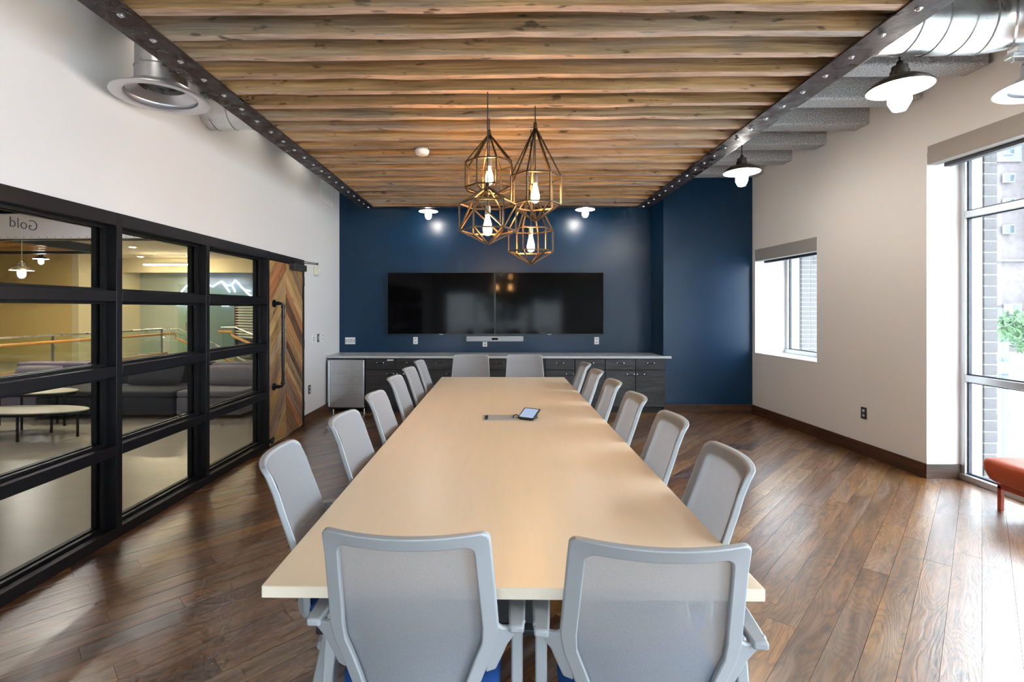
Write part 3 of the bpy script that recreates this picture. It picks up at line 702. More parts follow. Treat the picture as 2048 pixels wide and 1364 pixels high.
# cage pendants
def cage(name, label, loc, n, R, zt, z1, z2, zb, rot, bulb_z, diag=False, rb=.0064, R2=None):
    """loc at bottom tip; heights above it"""
    t = thing(name, label, 'pendant lamp', loc, rotz=rot, group='geometric cage pendants'); R2 = R2 or R
    u = [Vector((R * math.cos(2 * PI * k / n), R * math.sin(2 * PI * k / n), z1)) for k in range(n)]
    d = [Vector((R2 * math.cos(2 * PI * k / n), R2 * math.sin(2 * PI * k / n), z2)) for k in range(n)]
    top = Vector((0, 0, zt)); bot = Vector((0, 0, zb))
    for k in range(n):
        k2 = (k + 1) % n
        MB().bar(u[k], u[k2], rb * 1.6, rb * 1.6).build('ring_bar', M['brass'], t); MB().bar(d[k], d[k2], rb * 1.6, rb * 1.6).build('ring_bar', M['brass'], t)
        MB().bar(d[k], u[k], rb * 1.6, rb * 1.6).build('upright', M['brass'], t)
        MB().bar(u[k], top, rb * 1.6, rb * 1.6).build('top_strut', M['brass'], t)
        MB().bar(d[k], bot, rb * 1.6, rb * 1.6).build('bottom_strut', M['brass'], t)
        if diag: MB().bar(d[k] if k % 2 else u[k], u[k2] if k % 2 else d[k2], rb * 1.6, rb * 1.6).build('diagonal', M['brass'], t)
    MB().lathe([(0, zt + .03), (.012, zt + .028), (.016, zt - .01), (.011, zt - .03), (0, zt - .03)], n=14).build('top_cap', M['brass'], t)
    MB().cyl((0, 0, zt - .03), (0, 0, bulb_z + .15), .004, 8).build('inner_cord', M['cord'], t)
    MB().lathe([(0, bulb_z + .155), (.014, bulb_z + .15), (.019, bulb_z + .14), (.019, bulb_z + .088), (.013, bulb_z + .082), (0, bulb_z + .082)], n=16).build('socket', M['socket'], t)
    MB().lathe([(0, bulb_z + .09), (.011, bulb_z + .085), (.017, bulb_z + .06), (.029, bulb_z + .01), (.031, bulb_z - .015), (.024, bulb_z - .04), (.010, bulb_z - .05), (0, bulb_z - .052)], n=14).build('filament_bulb', M['filament'], t, smooth=1.2)
    MB().cyl((0, 0, zt + .02), (0, 0, 3.016 - loc[2]), .0042, 8).build('cord', M['cord'], t)
    return t
cage('cage_pendant', 'upper of the two left cages, octagonal with a short peak', (-.082, 3.766, 2.385), 8, .187, .51, .278, .09, .02, .3, .17)
cage('cage_pendant', 'lower left cage with criss-crossing diagonal bars', (-.083, 3.311, 1.988), 6, .191, .388, .271, .092, 0, .06, .110, True)
cage('cage_pendant', 'upper of the two right cages with the tallest slender peak', (.253, 3.5385, 2.184), 7, .184, .68, .313, .113, 0, .75, .182)
cage('cage_pendant', 'lowest hanging right cage just above the screens', (.250, 3.9935, 1.912), 6, .182, .62, .281, .107, 0, .12, .155)

# ================================================================== CONFERENCE TABLE
TX0, TX1, TY0, TY1, TZ = -.70, .768, 1.435, 5.91, .74
tab = thing('conference_table', 'long maple conference table with pale edges', 'table', ((TX0 + TX1) / 2, (TY0 + TY1) / 2, 0))
m = MB().box(TX0, TX1, TY0, TY1, TZ - .036, TZ); m.build('tabletop', M['maple'], tab, .0025, world=True)
me_ = MB()
q = .0012
me_.box(TX0 + .004, TX1 - .004, TY0 - q, TY0 + .001, TZ - .034, TZ - .002)
me_.build('edge_band', M['maple_edge'], tab, world=True)
for y0 in (TY0 + .95, (TY0 + TY1) / 2 - .2, TY1 - 1.35):
    MB().box(-.09, .16, y0, y0 + .4, .03, TZ - .036).build('pedestal', M['dkpl'], tab, .004, world=True)
    MB().box(-.13, .20, y0 - .05, y0 + .45, 0, .03).build('plinth', M['dkpl'], tab, .004, world=True)
MB().box(-.05, .12, TY0 + .3, TY1 - .3, TZ - .09, TZ - .036).build('cable_tray', M['dkpl'], tab, world=True)

t = thing('power_module', 'flush grey power module in the tabletop', 'power module', (.01, 3.68, TZ))
MB().box(-.135, .118, -.095, .095, 0, .003).build('frame', M['power'], t, .001)
for (a, b) in ((-.085, -.02), (.005, .09)): MB().box(a, b, -.08, .08, .003, .005).build('flap', M['power'], t, .001)
MB().box(-.122, -.10, -.07, .07, .003, .0045).build('brush_slot', M['gasket'], t)
MB().tube([(.09, -.03, .004), (.092, -.03, .028), (.115, -.015, .028), (.138, 0, .010)], .004, 8).build('cable', M['cord'], t)
t = thing('touch_controller', 'tilted tablet controller on the table beside the power module', 'tablet', (.215, 3.66, TZ), rotz=math.radians(-30))
t.scale = (.78, .78, .78)
sl = math.radians(24)
def tb(x, y, z): return (x, y * math.cos(sl) - z * math.sin(sl), .012 + (y + .085) * math.sin(sl) + z * math.cos(sl))
def tslab(x0, x1, y0, y1, z0, z1):
    return MB().hexa([tb(x0, y0, z0), tb(x1, y0, z0), tb(x1, y1, z0), tb(x0, y1, z0), tb(x0, y0, z1), tb(x1, y0, z1), tb(x1, y1, z1), tb(x0, y1, z1)])
tslab(-.085, .085, -.085, .085, -.008, .006).build('body', M['dkpl'], t, .003)
tslab(-.072, .072, -.068, .072, .006, .0068).build('screen', M['tablet_scr'], t)
MB().hexa([(-.06, -.075, 0), (.06, -.075, 0), (.06, .06, 0), (-.06, .06, 0), (-.06, -.075, .006), (.06, -.075, .006), (.06, .06, .064), (-.06, .06, .064)]).build('stand', M['dkpl'], t)

# ================================================================== CHAIRS
ZTOP = .985
def yb(z):
    u = (z - .44) / (ZTOP - .44); u = max(u, 0)
    y = -.205 - .095 * u ** 1.2 + .018 * math.sin(min(u, 1) * PI * 1.6)
    if z > .91: y -= .022 * ((z - .91) / .075) ** 1.6
    return y
def hw(z):
    if z >= .64: return .219 + (.240 - .219) * (ZTOP - z) / (ZTOP - .64)
    return .240 - (.64 - z) * .38
SAG = .052
def S(x, z, off=0.0):
    h = hw(z); u = max(-1.15, min(1.15, x / h))
    return (x, yb(z) - SAG * (1 - u * u) + off, z)
def outline(inset, ztop, zbot, r, n_side=9, n_top=10, n_c=5):
    def W(z): return hw(z) - inset
    pts = []
    wt, wbm = W(ztop - r), W(zbot + r)
    for k in range(n_top + 1): pts.append((-(wt - r) + 2 * (wt - r) * k / n_top, ztop))
    for k in range(1, n_c + 1):
        a = PI / 2 - PI / 2 * k / n_c; pts.append((wt - r + r * math.cos(a), ztop - r + r * math.sin(a)))
    for k in range(1, n_side):
        z = ztop - r - (ztop - zbot - 2 * r) * k / n_side; pts.append((W(z), z))
    for k in range(0, n_c + 1):
        a = -PI / 2 * k / n_c; pts.append((wbm - r + r * math.cos(a), zbot + r + r * math.sin(a)))
    for k in range(1, n_top): pts.append(((wbm - r) - 2 * (wbm - r) * k / n_top, zbot))
    for k in range(0, n_c + 1):
        a = -PI / 2 - PI / 2 * k / n_c; pts.append((-(wbm - r) + r * math.cos(a), zbot + r + r * math.sin(a)))
    for k in range(1, n_side):
        z = zbot + r + (ztop - zbot - 2 * r) * k / n_side; pts.append((-W(z), z))
    for k in range(0, n_c):
        a = PI - PI / 2 * k / n_c; pts.append((-(wt - r) + r * math.cos(a), ztop - r + r * math.sin(a)))
    return pts
def make_chair():
    t = thing('conference_chair', 'x', 'chair', group='grey mesh conference chairs')
    A = outline(0, ZTOP, .405, .026); Bn = outline(.044, ZTOP - .043, .455, .030); n = len(A)
    mb = MB(); th = .013
    for off in (th, -th):
        mb.v += [S(x, z, off) for x, z in A] + [S(x, z, off * (.75 if off < 0 else 1)) for x, z in Bn]
    for i in range(n):
        j = (i + 1) % n
        mb.f += [(i, j, n + j, n + i), (2 * n + j, 2 * n + i, 3 * n + i, 3 * n + j), (i, 2 * n + i, 2 * n + j, j), (n + j, 3 * n + j, 3 * n + i, n + i)]; mb.m += [0] * 4
    # side wings to the arms
    wing = [(.205, .700), (.236, .676), (.248, .667), (.262, .664), (.288, .670), (.308, .677), (.314, .668), (.302, .650), (.280, .632), (.262, .606), (.246, .565), (.228, .525), (.200, .525)]
    for sg in (1, -1):
        def p0(p, o): x, z = p; return (sg * x, S(min(x, .236), z)[1] + o + max(0, x - .24) * .35, z)
        mb.prism(wing, lambda p: p0(p, -.009), lambda p: p0(p, .009))
    mb.build('back_frame', M['cpl'], t, .005, 2, smooth=.75)
    # mesh panel over the front of the frame
    def pan(u, v):
        z = .42 + (ZTOP - .008 - .42) * v; rr = .028; h = hw(z) - .008
        dz = (ZTOP - .008) - z
        if dz < rr: h -= rr - math.sqrt(max(rr * rr - (rr - dz) ** 2, 0))
        x = (2 * u - 1) * h; p = S(x, z, .015); return p
    MB().grid(16, 22, pan).build('mesh_panel', M['weave'], t, smooth=1.5)
    # seat
    def pad(z0, z1, w, y0, y1, r):
        mb = MB(); nst = 40
        rings = []
        for (z, ins) in ((z0, .03), (z0 + .012, .008), (z0 + .03, 0), (z1 - .02, 0), (z1 - .006, .012), (z1, .035)):
            ring = []
            for k in range(nst):
                a = 2 * PI * k / nst; c_, s_ = math.cos(a), math.sin(a); e_ = .42
                ring.append((math.copysign(abs(c_) ** e_, c_) * (w - ins), (y0 + y1) / 2 + math.copysign(abs(s_) ** e_, s_) * ((y1 - y0) / 2 - ins), z))
            rings.append(ring); mb.v += ring
        for i in range(len(rings) - 1):
            for k in range(nst):
                k2 = (k + 1) % nst; mb.f.append((i * nst + k, i * nst + k2, (i + 1) * nst + k2, (i + 1) * nst + k)); mb.m.append(0)
        mb.f.append(tuple(range(nst))[::-1]); mb.f.append(tuple((len(rings) - 1) * nst + k for k in range(nst))); mb.m += [0, 0]
        return mb
    pad(.395, .478, .238, -.205, .17, .05).build('seat', M['navy'], t, smooth=1.2)
    MB().box(-.20, .20, -.17, .145, .372, .398).build('seat_pan', M['dkpl'], t, .008)
    MB().box(-.13, .13, -.21, -.12, .375, .43).build('back_bracket', M['cpl'], t, .01)
    for sg in (1, -1):
        X = sg * .288
        yw = S(.23, .67)[1]
        a = MB(); prof = [(yw - .005, .652, .674, .020), (yw + .06, .652, .676, .024), (yw + .13, .655, .678, .026), (yw + .20, .656, .678, .024), (yw + .24, .650, .668, .016)]
        for (yy, za, zb_, hw_) in prof: a.v += [(X - hw_, yy, za), (X + hw_, yy, za), (X + hw_, yy, zb_), (X - hw_, yy, zb_)]
        for i in range(4):
            for j in range(4): a.f.append((i * 4 + j, i * 4 + (j + 1) % 4, i * 4 + 4 + (j + 1) % 4, i * 4 + 4 + j)); a.m.append(0)
        a.f += [(3, 2, 1, 0), (16, 17, 18, 19)]; a.m += [0, 0]
        a.build('armrest', M['cpl'], t, .006)
        MB().hexa([(X - .016, -.20, .10), (X + .016, -.20, .10), (X + .016, -.13, .115), (X - .016, -.13, .115),
                   (X - .018, -.08, .656), (X + .018, -.08, .656), (X + .018, -.03, .656), (X - .018, -.03, .656)]).build('leg', M['cpl'], t, .006)
        MB().hexa([(X - .016, -.235, .095), (X + .016, -.235, .095), (X + .016, .09, .095), (X - .016, .09, .095),
                   (X - .016, -.215, .140), (X + .016, -.215, .140), (X + .016, .08, .130), (X - .016, .08, .130)]).build('foot_rail', M['cpl'], t, .008)
        MB().bar((X, -.03, .12), (sg * .17, 0, .385), .028, .036, (0, 1, 0)).build('seat_post', M['cpl'], t, .005)
        for yy in (-.215, .075):
            c_ = MB().cyl((X - sg * .004, yy, .07), (X - sg * .004, yy, .10), .011, 10).build('caster', M['caster'], t)
            for d in (-.014, .014): MB().lathe([(0, -.009), (.022, -.009), (.0275, -.004), (.0275, .004), (.022, .009), (0, .009)], (X + d, yy - .012, .0278), 20, 'x').build('caster_wheel', M['caster'], c_)
    MB().bar((-.285, -.01, .118), (.285, -.01, .118), .03, .02).build('cross_bar', M['cpl'], t, .004)
    return t
chair0 = make_chair()
CH = []
side_r = [(.893, 1.964, -5), (.905, 2.614, -4), (.890, 3.259, -3), (.888, 3.90, -3), (.888, 4.57, -2), (.888, 5.185, -2)]
side_l = [(-.872, 1.995, 10), (-.822, 2.60, 2), (-.826, 3.285, 3), (-.868, 4.085, 2), (-.866, 4.70, 1), (-.880, 5.375, 1)]
ordn = ['first', 'second', 'third', 'fourth', 'fifth', 'sixth']
OFF = .330
for i, (x, y, r) in enumerate(side_r):
    CH.append((x - .339, y, 90 + r, '%s grey mesh chair from the near end, on the window side of the table' % ordn[i].capitalize()))
for i, (x, y, r) in enumerate(side_l):
    CH.append((x + .339, y, -90 + r, '%s grey mesh chair from the near end, on the glass partition side of the table' % ordn[i].capitalize()))
CH.append((-.232, 1.276 + OFF, -2.3, 'Grey mesh chair at the near table end, back to viewer, nearer the partition'))
CH.append((.418, 1.226 + OFF, -4.3, 'Grey mesh chair at the near table end, back to viewer, nearer the windows'))
CH.append((-.36, 6.13 - OFF, 180, 'Grey mesh chair at the far table end, nearer the fridge'))
CH.append((.305, 6.13 - OFF, 180, 'Grey mesh chair at the far table end, nearer the blue pier'))
for i, (x, y, r, lab) in enumerate(CH):
    o = chair0 if i == 0 else copy_tree(chair0)
    o.location = (x, y, 0); o.rotation_euler = (0, 0, math.radians(r)); o['label'] = lab[0].lower() + lab[1:]

# ================================================================== SCREEN WALL
def tv(x0, x1, label):
    z0, z1 = 1.143, 2.150
    t = thing('wall_screen', label, 'television', ((x0 + x1) / 2, YB - .05, z0), group='paired wall screens')
    MB().box(x0 + .02, x1 - .02, YB - .045, YB, z0 + .1, z1 - .1).build('mount', M['dkpl'], t, world=True)
    MB().box(x0, x1, YB - .085, YB - .045, z0, z1).build('housing', M['bezel'], t, .003, world=True)
    MB().box(x0 + .010, x1 - .010, YB - .0865, YB - .085, z0 + .016, z1 - .010).build('panel', M['screen'], t, world=True)
    MB().box((x0 + x1) / 2 - .03, (x0 + x1) / 2 + .03, YB - .088, YB - .085, z0 + .003, z0 + .012).build('badge', M['plate_grey'], t, world=True)
tv(-1.815, -.083, 'black wall screen nearer the fridge side'); tv(-.079, 1.665, 'black wall screen nearer the blue pier')
t = thing('video_bar', 'slim grey camera and speaker bar under the screens', 'video bar', (-.082, YB - .06, 1.035))
MB().box(-.46, .46, -.045, .045, 0, .088).build('body', M['soundbar'], t, .012, 3)
MB().box(-.05, .05, -.047, -.044, .028, .058).build('camera_window', M['screen'], t); MB().box(-.10, .10, -.02, .06, .088, .115).build('bracket', M['dkpl'], t)
def plate(loc, axis, w, h, label, gangs=1, dark=False, cat='outlet', kind_='outlet', group='wall outlets and switches'):
    """axis: outward normal of the plate"""
    t = thing(kind_ + '_plate', label, cat, loc, group=group); n = Vector(axis); rz = math.atan2(n.x, -n.y); t.rotation_euler = (0, 0, rz)
    MB().box(-w / 2, w / 2, -.008, 0, -h / 2, h / 2).build('cover', M['dkpl'] if dark else M['plate'], t, .002)
    gw = w / gangs
    for g in range(gangs):
        cx = -w / 2 + gw * (g + .5)
        if gangs > 1 or kind_ == 'switch': MB().box(cx - .016, cx + .016, -.011, -.007, -.033, .033).build('rocker', M['plate_grey'], t, .001)
        else:
            for z in (-.026, .026): MB().box(cx - .017, cx + .017, -.010, -.007, z - .015, z + .015).build('socket_face', M['plate_grey'], t, .001)
    return t
plate((-2.442, YB, 1.040), (0, -1, 0), .165, .108, 'wide white multi-gang plate on the navy wall by the fridge', 4, cat='switch plate', kind_='switch')
plate((-1.375, YB, 1.045), (0, -1, 0), .072, .115, 'white outlet under the screen nearer the fridge')
plate((-.245, YB, 1.005), (0, -1, 0), .072, .115, 'white outlet half hidden below the video bar')
plate((1.565, YB, 1.045), (0, -1, 0), .072, .115, 'white outlet under the screen nearer the blue pier')
plate((XL, 6.865, 1.135), (1, 0, 0), .075, .118, 'pale blank plate on the white wall beside the plank door', 1, cat='switch plate', kind_='switch')
plate((XL, 7.055, 1.140), (1, 0, 0), .06, .118, 'dark switch on the white wall beside the plank door', 1, True, 'switch', 'switch')
plate((XL, 7.215, 1.140), (1, 0, 0), .075, .125, 'half dark wall sensor nearest the navy wall', 1, cat='switch plate', kind_='sensor')
plate((XL, 6.73, .452), (1, 0, 0), .075, .118, 'dark low outlet on the white wall beside the fridge', 1, True)
plate((xr(5.31), 5.31, .445), (-1, 0, 0), .078, .122, 'dark low outlet on the window wall', 1, True)
t = thing('alarm_strobe', 'beige fire alarm strobe on the white wall above the door closer', 'alarm', (XL, 6.94, 2.035))
MB().box(0, .045, -.055, .06, 0, .125).build('body', M['beige'], t, .006); MB().box(.045, .055, -.0, .045, .03, .11).build('lens', M['plate'], t, .004)
t = thing('wall_vent', 'white slotted air grille high on the left wall', 'vent', (XL, 7.40, 3.13))
MB().box(0, .012, -.28, .28, 0, .36).box(.012, .018, -.28, .28, 0, .02).box(.012, .018, -.28, .28, .34, .36).build('frame', M['plate'], t, .002)
for k in range(14): MB().box(.012, .02, -.26, .26, .03 + k * .022, .038 + k * .022).build('louver', M['plate'], t)

# ---- counter run
CF = 7.392
ct = MB().box(XL + .001, 2.555, CF - .025, YB - .002, .818, .852)
solo(ct, 'countertop', M['counter'], 'long pale grey stone countertop under the screens', 'countertop', .003)
fr_ = thing('undercounter_fridge', 'stainless undercounter fridge at the left end of the counter', 'fridge', (-2.32, 7.7, 0))
MB().box(-2.605, -2.035, CF + .03, YB - .02, .05, .812).build('body', M['dkpl'], fr_, .004, world=True)
MB().box(-2.598, -2.042, CF - .02, CF + .03, .075, .795).build('door', M['stainless'], fr_, .006, world=True)
MB().cyl((-2.565, CF - .05, .10), (-2.565, CF - .05, .775), .013, 14).cyl((-2.565, CF - .05, .14), (-2.565, CF - .015, .14), .008, 8).cyl((-2.565, CF - .05, .73), (-2.565, CF - .015, .73), .008, 8).build('handle', M['stainless'], fr_, world=True)
for x in (-2.53, -2.06): MB().cyl((x, CF + .05, 0), (x, CF + .05, .05), .014, 12).build('foot', M['chrome'], fr_, world=True)
def pull(x, z, parent):
    m = MB().tube([(x - .052, CF - .018, z), (x - .046, CF - .036, z - .004), (x, CF - .040, z - .012), (x + .046, CF - .036, z - .004), (x + .052, CF - .018, z)], .0055, 8)
    return m.build('handle', M['blackm'], parent, world=False)
edges = [-2.025, -1.572, -1.128, -.676, -.225, .225, .674, 1.118, 1.571, 2.022, 2.472]
names = ['charcoal wood cabinet beside the fridge', 'charcoal wood cabinet second from the fridge', 'charcoal wood cabinet behind the middle of the table', 'charcoal wood cabinet second from the blue pier', 'charcoal wood cabinet at the blue pier end']
for i in range(5):
    a, mid, b = edges[2 * i], edges[2 * i + 1], edges[2 * i + 2]; cxm = (a + b) / 2
    t = thing('base_cabinet', names[i], 'cabinet', (cxm, 7.7, 0), group='charcoal base cabinets')
    MB().box(a + .001, b - .001, CF + .001, YB - .002, .09, .817).build('body', M['cabv'], t, world=True)
    MB().box(a + .001, b - .001, CF + .05, CF + .07, 0, .09).build('toe_kick', M['cabv'], t, world=True)
    for (p, q, sd) in ((a, mid, 1), (mid, b, -1)):
        dr = MB().box(p + .005, q - .005, CF - .018, CF, .652, .806); c_ = ((p + q) / 2, CF, .652)
        d = MB(); d.v = [(v[0] - c_[0], v[1] - c_[1], v[2] - c_[2]) for v in dr.v]; d.f = dr.f; d.m = dr.m
        ob = d.build('drawer', M['cab'], t, .002); ob.location = (c_[0] - cxm, c_[1] - 7.7, c_[2])
        def hdl(xx, zz, par, org):
            m = MB().tube([(xx - .050 - org[0], CF - .016 - org[1], zz - org[2]), (xx - .045 - org[0], CF - .038 - org[1], zz - .004 - org[2]), (xx - org[0], CF - .042 - org[1], zz - .011 - org[2]), (xx + .045 - org[0], CF - .038 - org[1], zz - .004 - org[2]), (xx + .050 - org[0], CF - .016 - org[1], zz - org[2])], .0055, 8)
            m.build('handle', M['blackm'], par)
            for s_ in (-.050, .050): MB().lathe([(0, -.012), (.007, -.011), (.010, 0), (.010, .006), (0, .006)], (xx + s_ - org[0], CF - .022 - org[1], zz - org[2]), 12, 'y').build('rosette', M['chrome'], par)
        hdl((p + q) / 2, .752, ob, c_)
        dr = MB().box(p + .005, q - .005, CF - .018, CF, .10, .640); c2 = ((p + q) / 2, CF, .10)
        d = MB(); d.v = [(v[0] - c2[0], v[1] - c2[1], v[2] - c2[2]) for v in dr.v]; d.f = dr.f; d.m = dr.m
        ob = d.build('door', M['cab'], t, .002); ob.location = (c2[0] - cxm, c2[1] - 7.7, c2[2])
        hdl(q - .075 if sd > 0 else p + .075, .585, ob, c2)
    if i == 0: MB().box(-1.695, -1.60, CF - .020, CF - .017, .782, .800).build('label_strip', M['plate'], t, world=True)

# ================================================================== RED BENCH
t = thing('leather_bench', 'orange-red leather bench beside the tall window', 'bench', (4.0, 2.9, 0))
def rpad(x0, x1, y0, y1, z0, z1):
    mb = MB(); n = 48; cx, cy = (x0 + x1) / 2, (y0 + y1) / 2; rings = []
    for (z, ins) in ((z0, .05), (z0 + .02, .026), (z0 + .085, .006), (z1 - .035, 0), (z1 - .012, .012), (z1, .05)):
        ring = []
        r = .075
        for k in range(n):
            a = 2 * PI * (k + .5) / n; hx_, hy_ = (x1 - x0) / 2 - ins, (y1 - y0) / 2 - ins
            c_, s_ = math.cos(a), math.sin(a); q = k // (n // 4)
            ox, oy = (hx_ - r) * (1 if q in (0, 3) else -1), (hy_ - r) * (1 if q in (0, 1) else -1)
            ring.append((cx + ox + r * c_, cy + oy + r * s_, z))
        rings.append(ring); mb.v += ring
    for i in range(len(rings) - 1):
        for k in range(n):
            k2 = (k + 1) % n; mb.f.append((i * n + k, i * n + k2, (i + 1) * n + k2, (i + 1) * n + k)); mb.m.append(0)
    mb.f.append(tuple(range(n))[::-1]); mb.f.append(tuple((len(rings) - 1) * n + k for k in range(n))); mb.m += [0, 0]; return mb
rpad(3.775, 4.17, 1.95, 3.95, .215, .395).build('cushion', M['red'], t, smooth=1.0, world=True)
for (x, y) in ((3.87, 3.86), (4.10, 3.86), (3.87, 2.05), (4.10, 2.05)): MB().box(x - .014, x + .014, y - .014, y + .014, 0, .19).build('leg', M['redm'], t, .003, world=True)
MB().box(3.856, 3.884, 2.064, 3.846, .165, .215).box(4.086, 4.114, 2.064, 3.846, .165, .215).box(3.856, 4.114, 3.846, 3.874, .165, .215).box(3.856, 4.114, 2.036, 2.064, .165, .215).build('frame', M['redm'], t, .003, world=True)

# ================================================================== LOBBY beyond the partition
LX = XL - .15
tag(MB().box(-20.2, LX + .02, -1.2, 17.2, -.08, -.004).build('lobby_floor', M['concrete']), 'worn polished concrete lobby floor beyond the glass', 'floor', kind='structure')
tag(MB().box(-20.2, LX, -1.2, 8.6, 3.352, 3.45).build('lobby_ceiling', M['lobby_ceiling']), 'cream lobby ceiling before the soffit', 'ceiling', kind='structure')
tag(MB().box(-20.2, LX, 8.6, 17.2, 3.242, 3.45).build('lobby_ceiling', M['lobby_ceiling']), 'warm cream lobby ceiling beyond the soffit', 'ceiling', kind='structure')
tag(MB().box(-20.2, -12.75, 14.5, 14.7, 0, 3.24).build('wall_lobby_ochre', M['yellow']), 'ochre yellow lobby wall', 'wall', kind='structure')
tag(MB().box(-12.75, -12.55, 14.5, 17, 0, 3.24).build('wall_lobby_return', M['cream']), 'cream return at the end of the ochre wall', 'wall', kind='structure')
tag(MB().box(-12.55, -10.35, 17.0, 17.2, 0, 3.24).build('wall_lobby_sage', M['sage']), 'pale sage lobby wall', 'wall', kind='structure')
tag(MB().box(-10.35, LX, 17.0, 17.2, 0, 3.24).build('wall_lobby_slate', M['slate']), 'slate blue lobby wall behind the neon sign', 'wall', kind='structure')
tag(MB().box(-12.75, -6.5, 16.2, 16.4, 2.78, 3.24).build('lobby_bulkhead', M['cream']), 'cream bulkhead above the sage wall', 'bulkhead', kind='structure')
tag(MB().box(-20.2, -20.05, -1.2, 17.2, 0, 3.45).box(-20.2, LX, -1.3, -1.2, 0, 3.45).box(LX - .05, LX + .1, 8.12, 17.2, 0, 3.45).build('wall_lobby_sides', M['cream']), 'cream lobby side walls', 'wall', kind='structure')
sf = tag(MB().box(-20.0, LX, 8.6, 8.75, 2.84, 3.45).build('trim_3', M['soffit']), 'white lobby soffit with a riveted lower flange', 'soffit', kind='structure')
MB().box(-20.0, LX, 8.53, 8.75, 2.80, 2.84).build('flange', M['soffit'], sf)
rv = MB().lathe([(0, -.008), (.008, -.006), (.011, 0)], n=8, axis='y').mesh('rivet', M['galv_seam'])
for k in range(24): place(rv, 'rivet', sf, (-9.2 + k * .14, 8.53, 2.82))
MB().box(-20, LX, 8.60, 8.78, 2.785, 2.80).build('shadow_gap', M['dkpl'], sf)
# timber slatted canopy in the lobby
lc = thing('lobby_canopy', 'dark timber framed canopy in the lobby ceiling', 'ceiling canopy', (-13.5, 11.0, 2.93))
MB().box(-17.0, -9.85, 9.6, 9.72, 2.93, 3.12).build('beam', M['dkpl'], lc, world=True)
MB().box(-17.0, -9.85, 12.0, 12.12, 2.93, 3.12).build('beam', M['dkpl'], lc, world=True)
MB().box(-9.97, -9.85, 9.72, 12.0, 2.93, 3.12).build('beam', M['dkpl'], lc, world=True)
for k in range(8): MB().box(-17.0, -9.97, 9.85 + k * .27, 9.91 + k * .27, 2.97, 3.10).build('slat', M['timber'], lc, world=True)
for (x, y) in ((-10.1, 9.66), (-10.1, 12.06), (-14, 9.66), (-14, 12.06)): MB().cyl((x, y, 3.1), (x, y, 3.24), .01, 6).build('hanger', M['galv'], lc, world=True)
# lamps in the lobby
def lobby_barn(px, label, s=1.0): return barn_lamp(px, label, s, 3.24, 'lamp', 'barn lamps in the lobby')
lobby_barn((-9.20, 9.35, 2.30), 'dark barn lamp low in the lobby seen through the top pane', 1.0)
lobby_barn((-11.75, 12.45, 2.84), 'small barn lamp higher in the lobby under the timber canopy', .9)
t = thing('globe_lamp', 'round caged globe lamp near the top rail of the partition', 'lamp', (-5.20, 5.80, 2.62))
MB().lathe([(0, 0), (.03, .004), (.052, .02), (.060, .05), (.060, .09)], n=20).build('globe', M['lamp_far'], t, smooth=1.2)
MB().lathe([(.066, .09), (.066, .11), (.04, .14), (0, .15)], n=20).build('holder', M['shade_out'], t); MB().cyl((0, 0, .14), (0, 0, .73), .006, 8).build('cord', M['cord'], t)
dl = MB().lathe([(0, 0), (.075, 0)], n=20).mesh('lens', M['down'], fix=False)
dr_ = MB().lathe([(.075, .002), (.078, -.006), (.105, -.004), (.108, .004)], n=24).mesh('trim_ring', M['plate'])
spots = [(-11.55, 13.2), (-9.95, 13.2), (-11.5, 15.6), (-9.80, 15.4), (-6.6, 12.4), (-5.0, 10.4), (-7.5, 10.6), (-4.6, 14.0), (-7.8, 15.4)]
dn = ['above the ochre wall end', 'above the sage wall, nearer', 'above the sage wall, farther', 'above the neon sign', 'over the stair', 'behind the soffit', 'over the glass guard', 'by the far corner', 'over the far doors']
for (x, y), d_ in zip(spots, dn):
    t = thing('downlight', 'recessed warm ceiling downlight ' + d_, 'downlight', (x, y, 3.234), group='lobby downlights')
    o = place(dl, 'lens', t); o.rotation_euler = (PI, 0, 0); place(dr_, 'trim_ring', t)
def linear(x0, x1, y, z, label, mt='linear'):
    t = thing('linear_light', label, 'linear light', ((x0 + x1) / 2, y, z), group='linear lobby lights')
    MB().box(x0, x1, y - .04, y + .04, z + .03, z + .08).build('housing', M['plate'], t, world=True); MB().box(x0 + .01, x1 - .01, y - .035, y + .035, z, z + .03).build('diffuser', M[mt], t, world=True)
    for x in (x0 + .3, x1 - .3): MB().cyl((x, y, z + .08), (x, y, 3.35 if y < 8.6 else 3.24), .003, 6).build('wire', M['galv'], t, world=True)
linear(-11.1, -9.35, 15.2, 2.93, 'long thin linear light hanging before the sage wall')
linear(-7.6, -4.2, 4.8, 3.1, 'added unseen linear light above the sofas', 'linear_fill')  # this and the next three: unseen fixtures added to light the lobby
linear(-7.6, -4.2, 2.2, 3.1, 'added unseen linear light near the partition', 'linear_fill')
linear(-7.6, -4.2, 7.3, 3.1, 'added unseen linear light just before the soffit', 'linear_fill')
linear(-12.6, -9.2, 6.2, 3.1, 'added unseen linear light deep in the lobby', 'linear_fill')
linear(-9.0, -5.6, 9.15, 3.05, 'added linear light hidden behind the soffit, nearer the door')  # this pair is added out of sight to brighten the ochre wall
linear(-14.0, -10.6, 9.05, 3.05, 'added linear light hidden behind the soffit, over the guard')
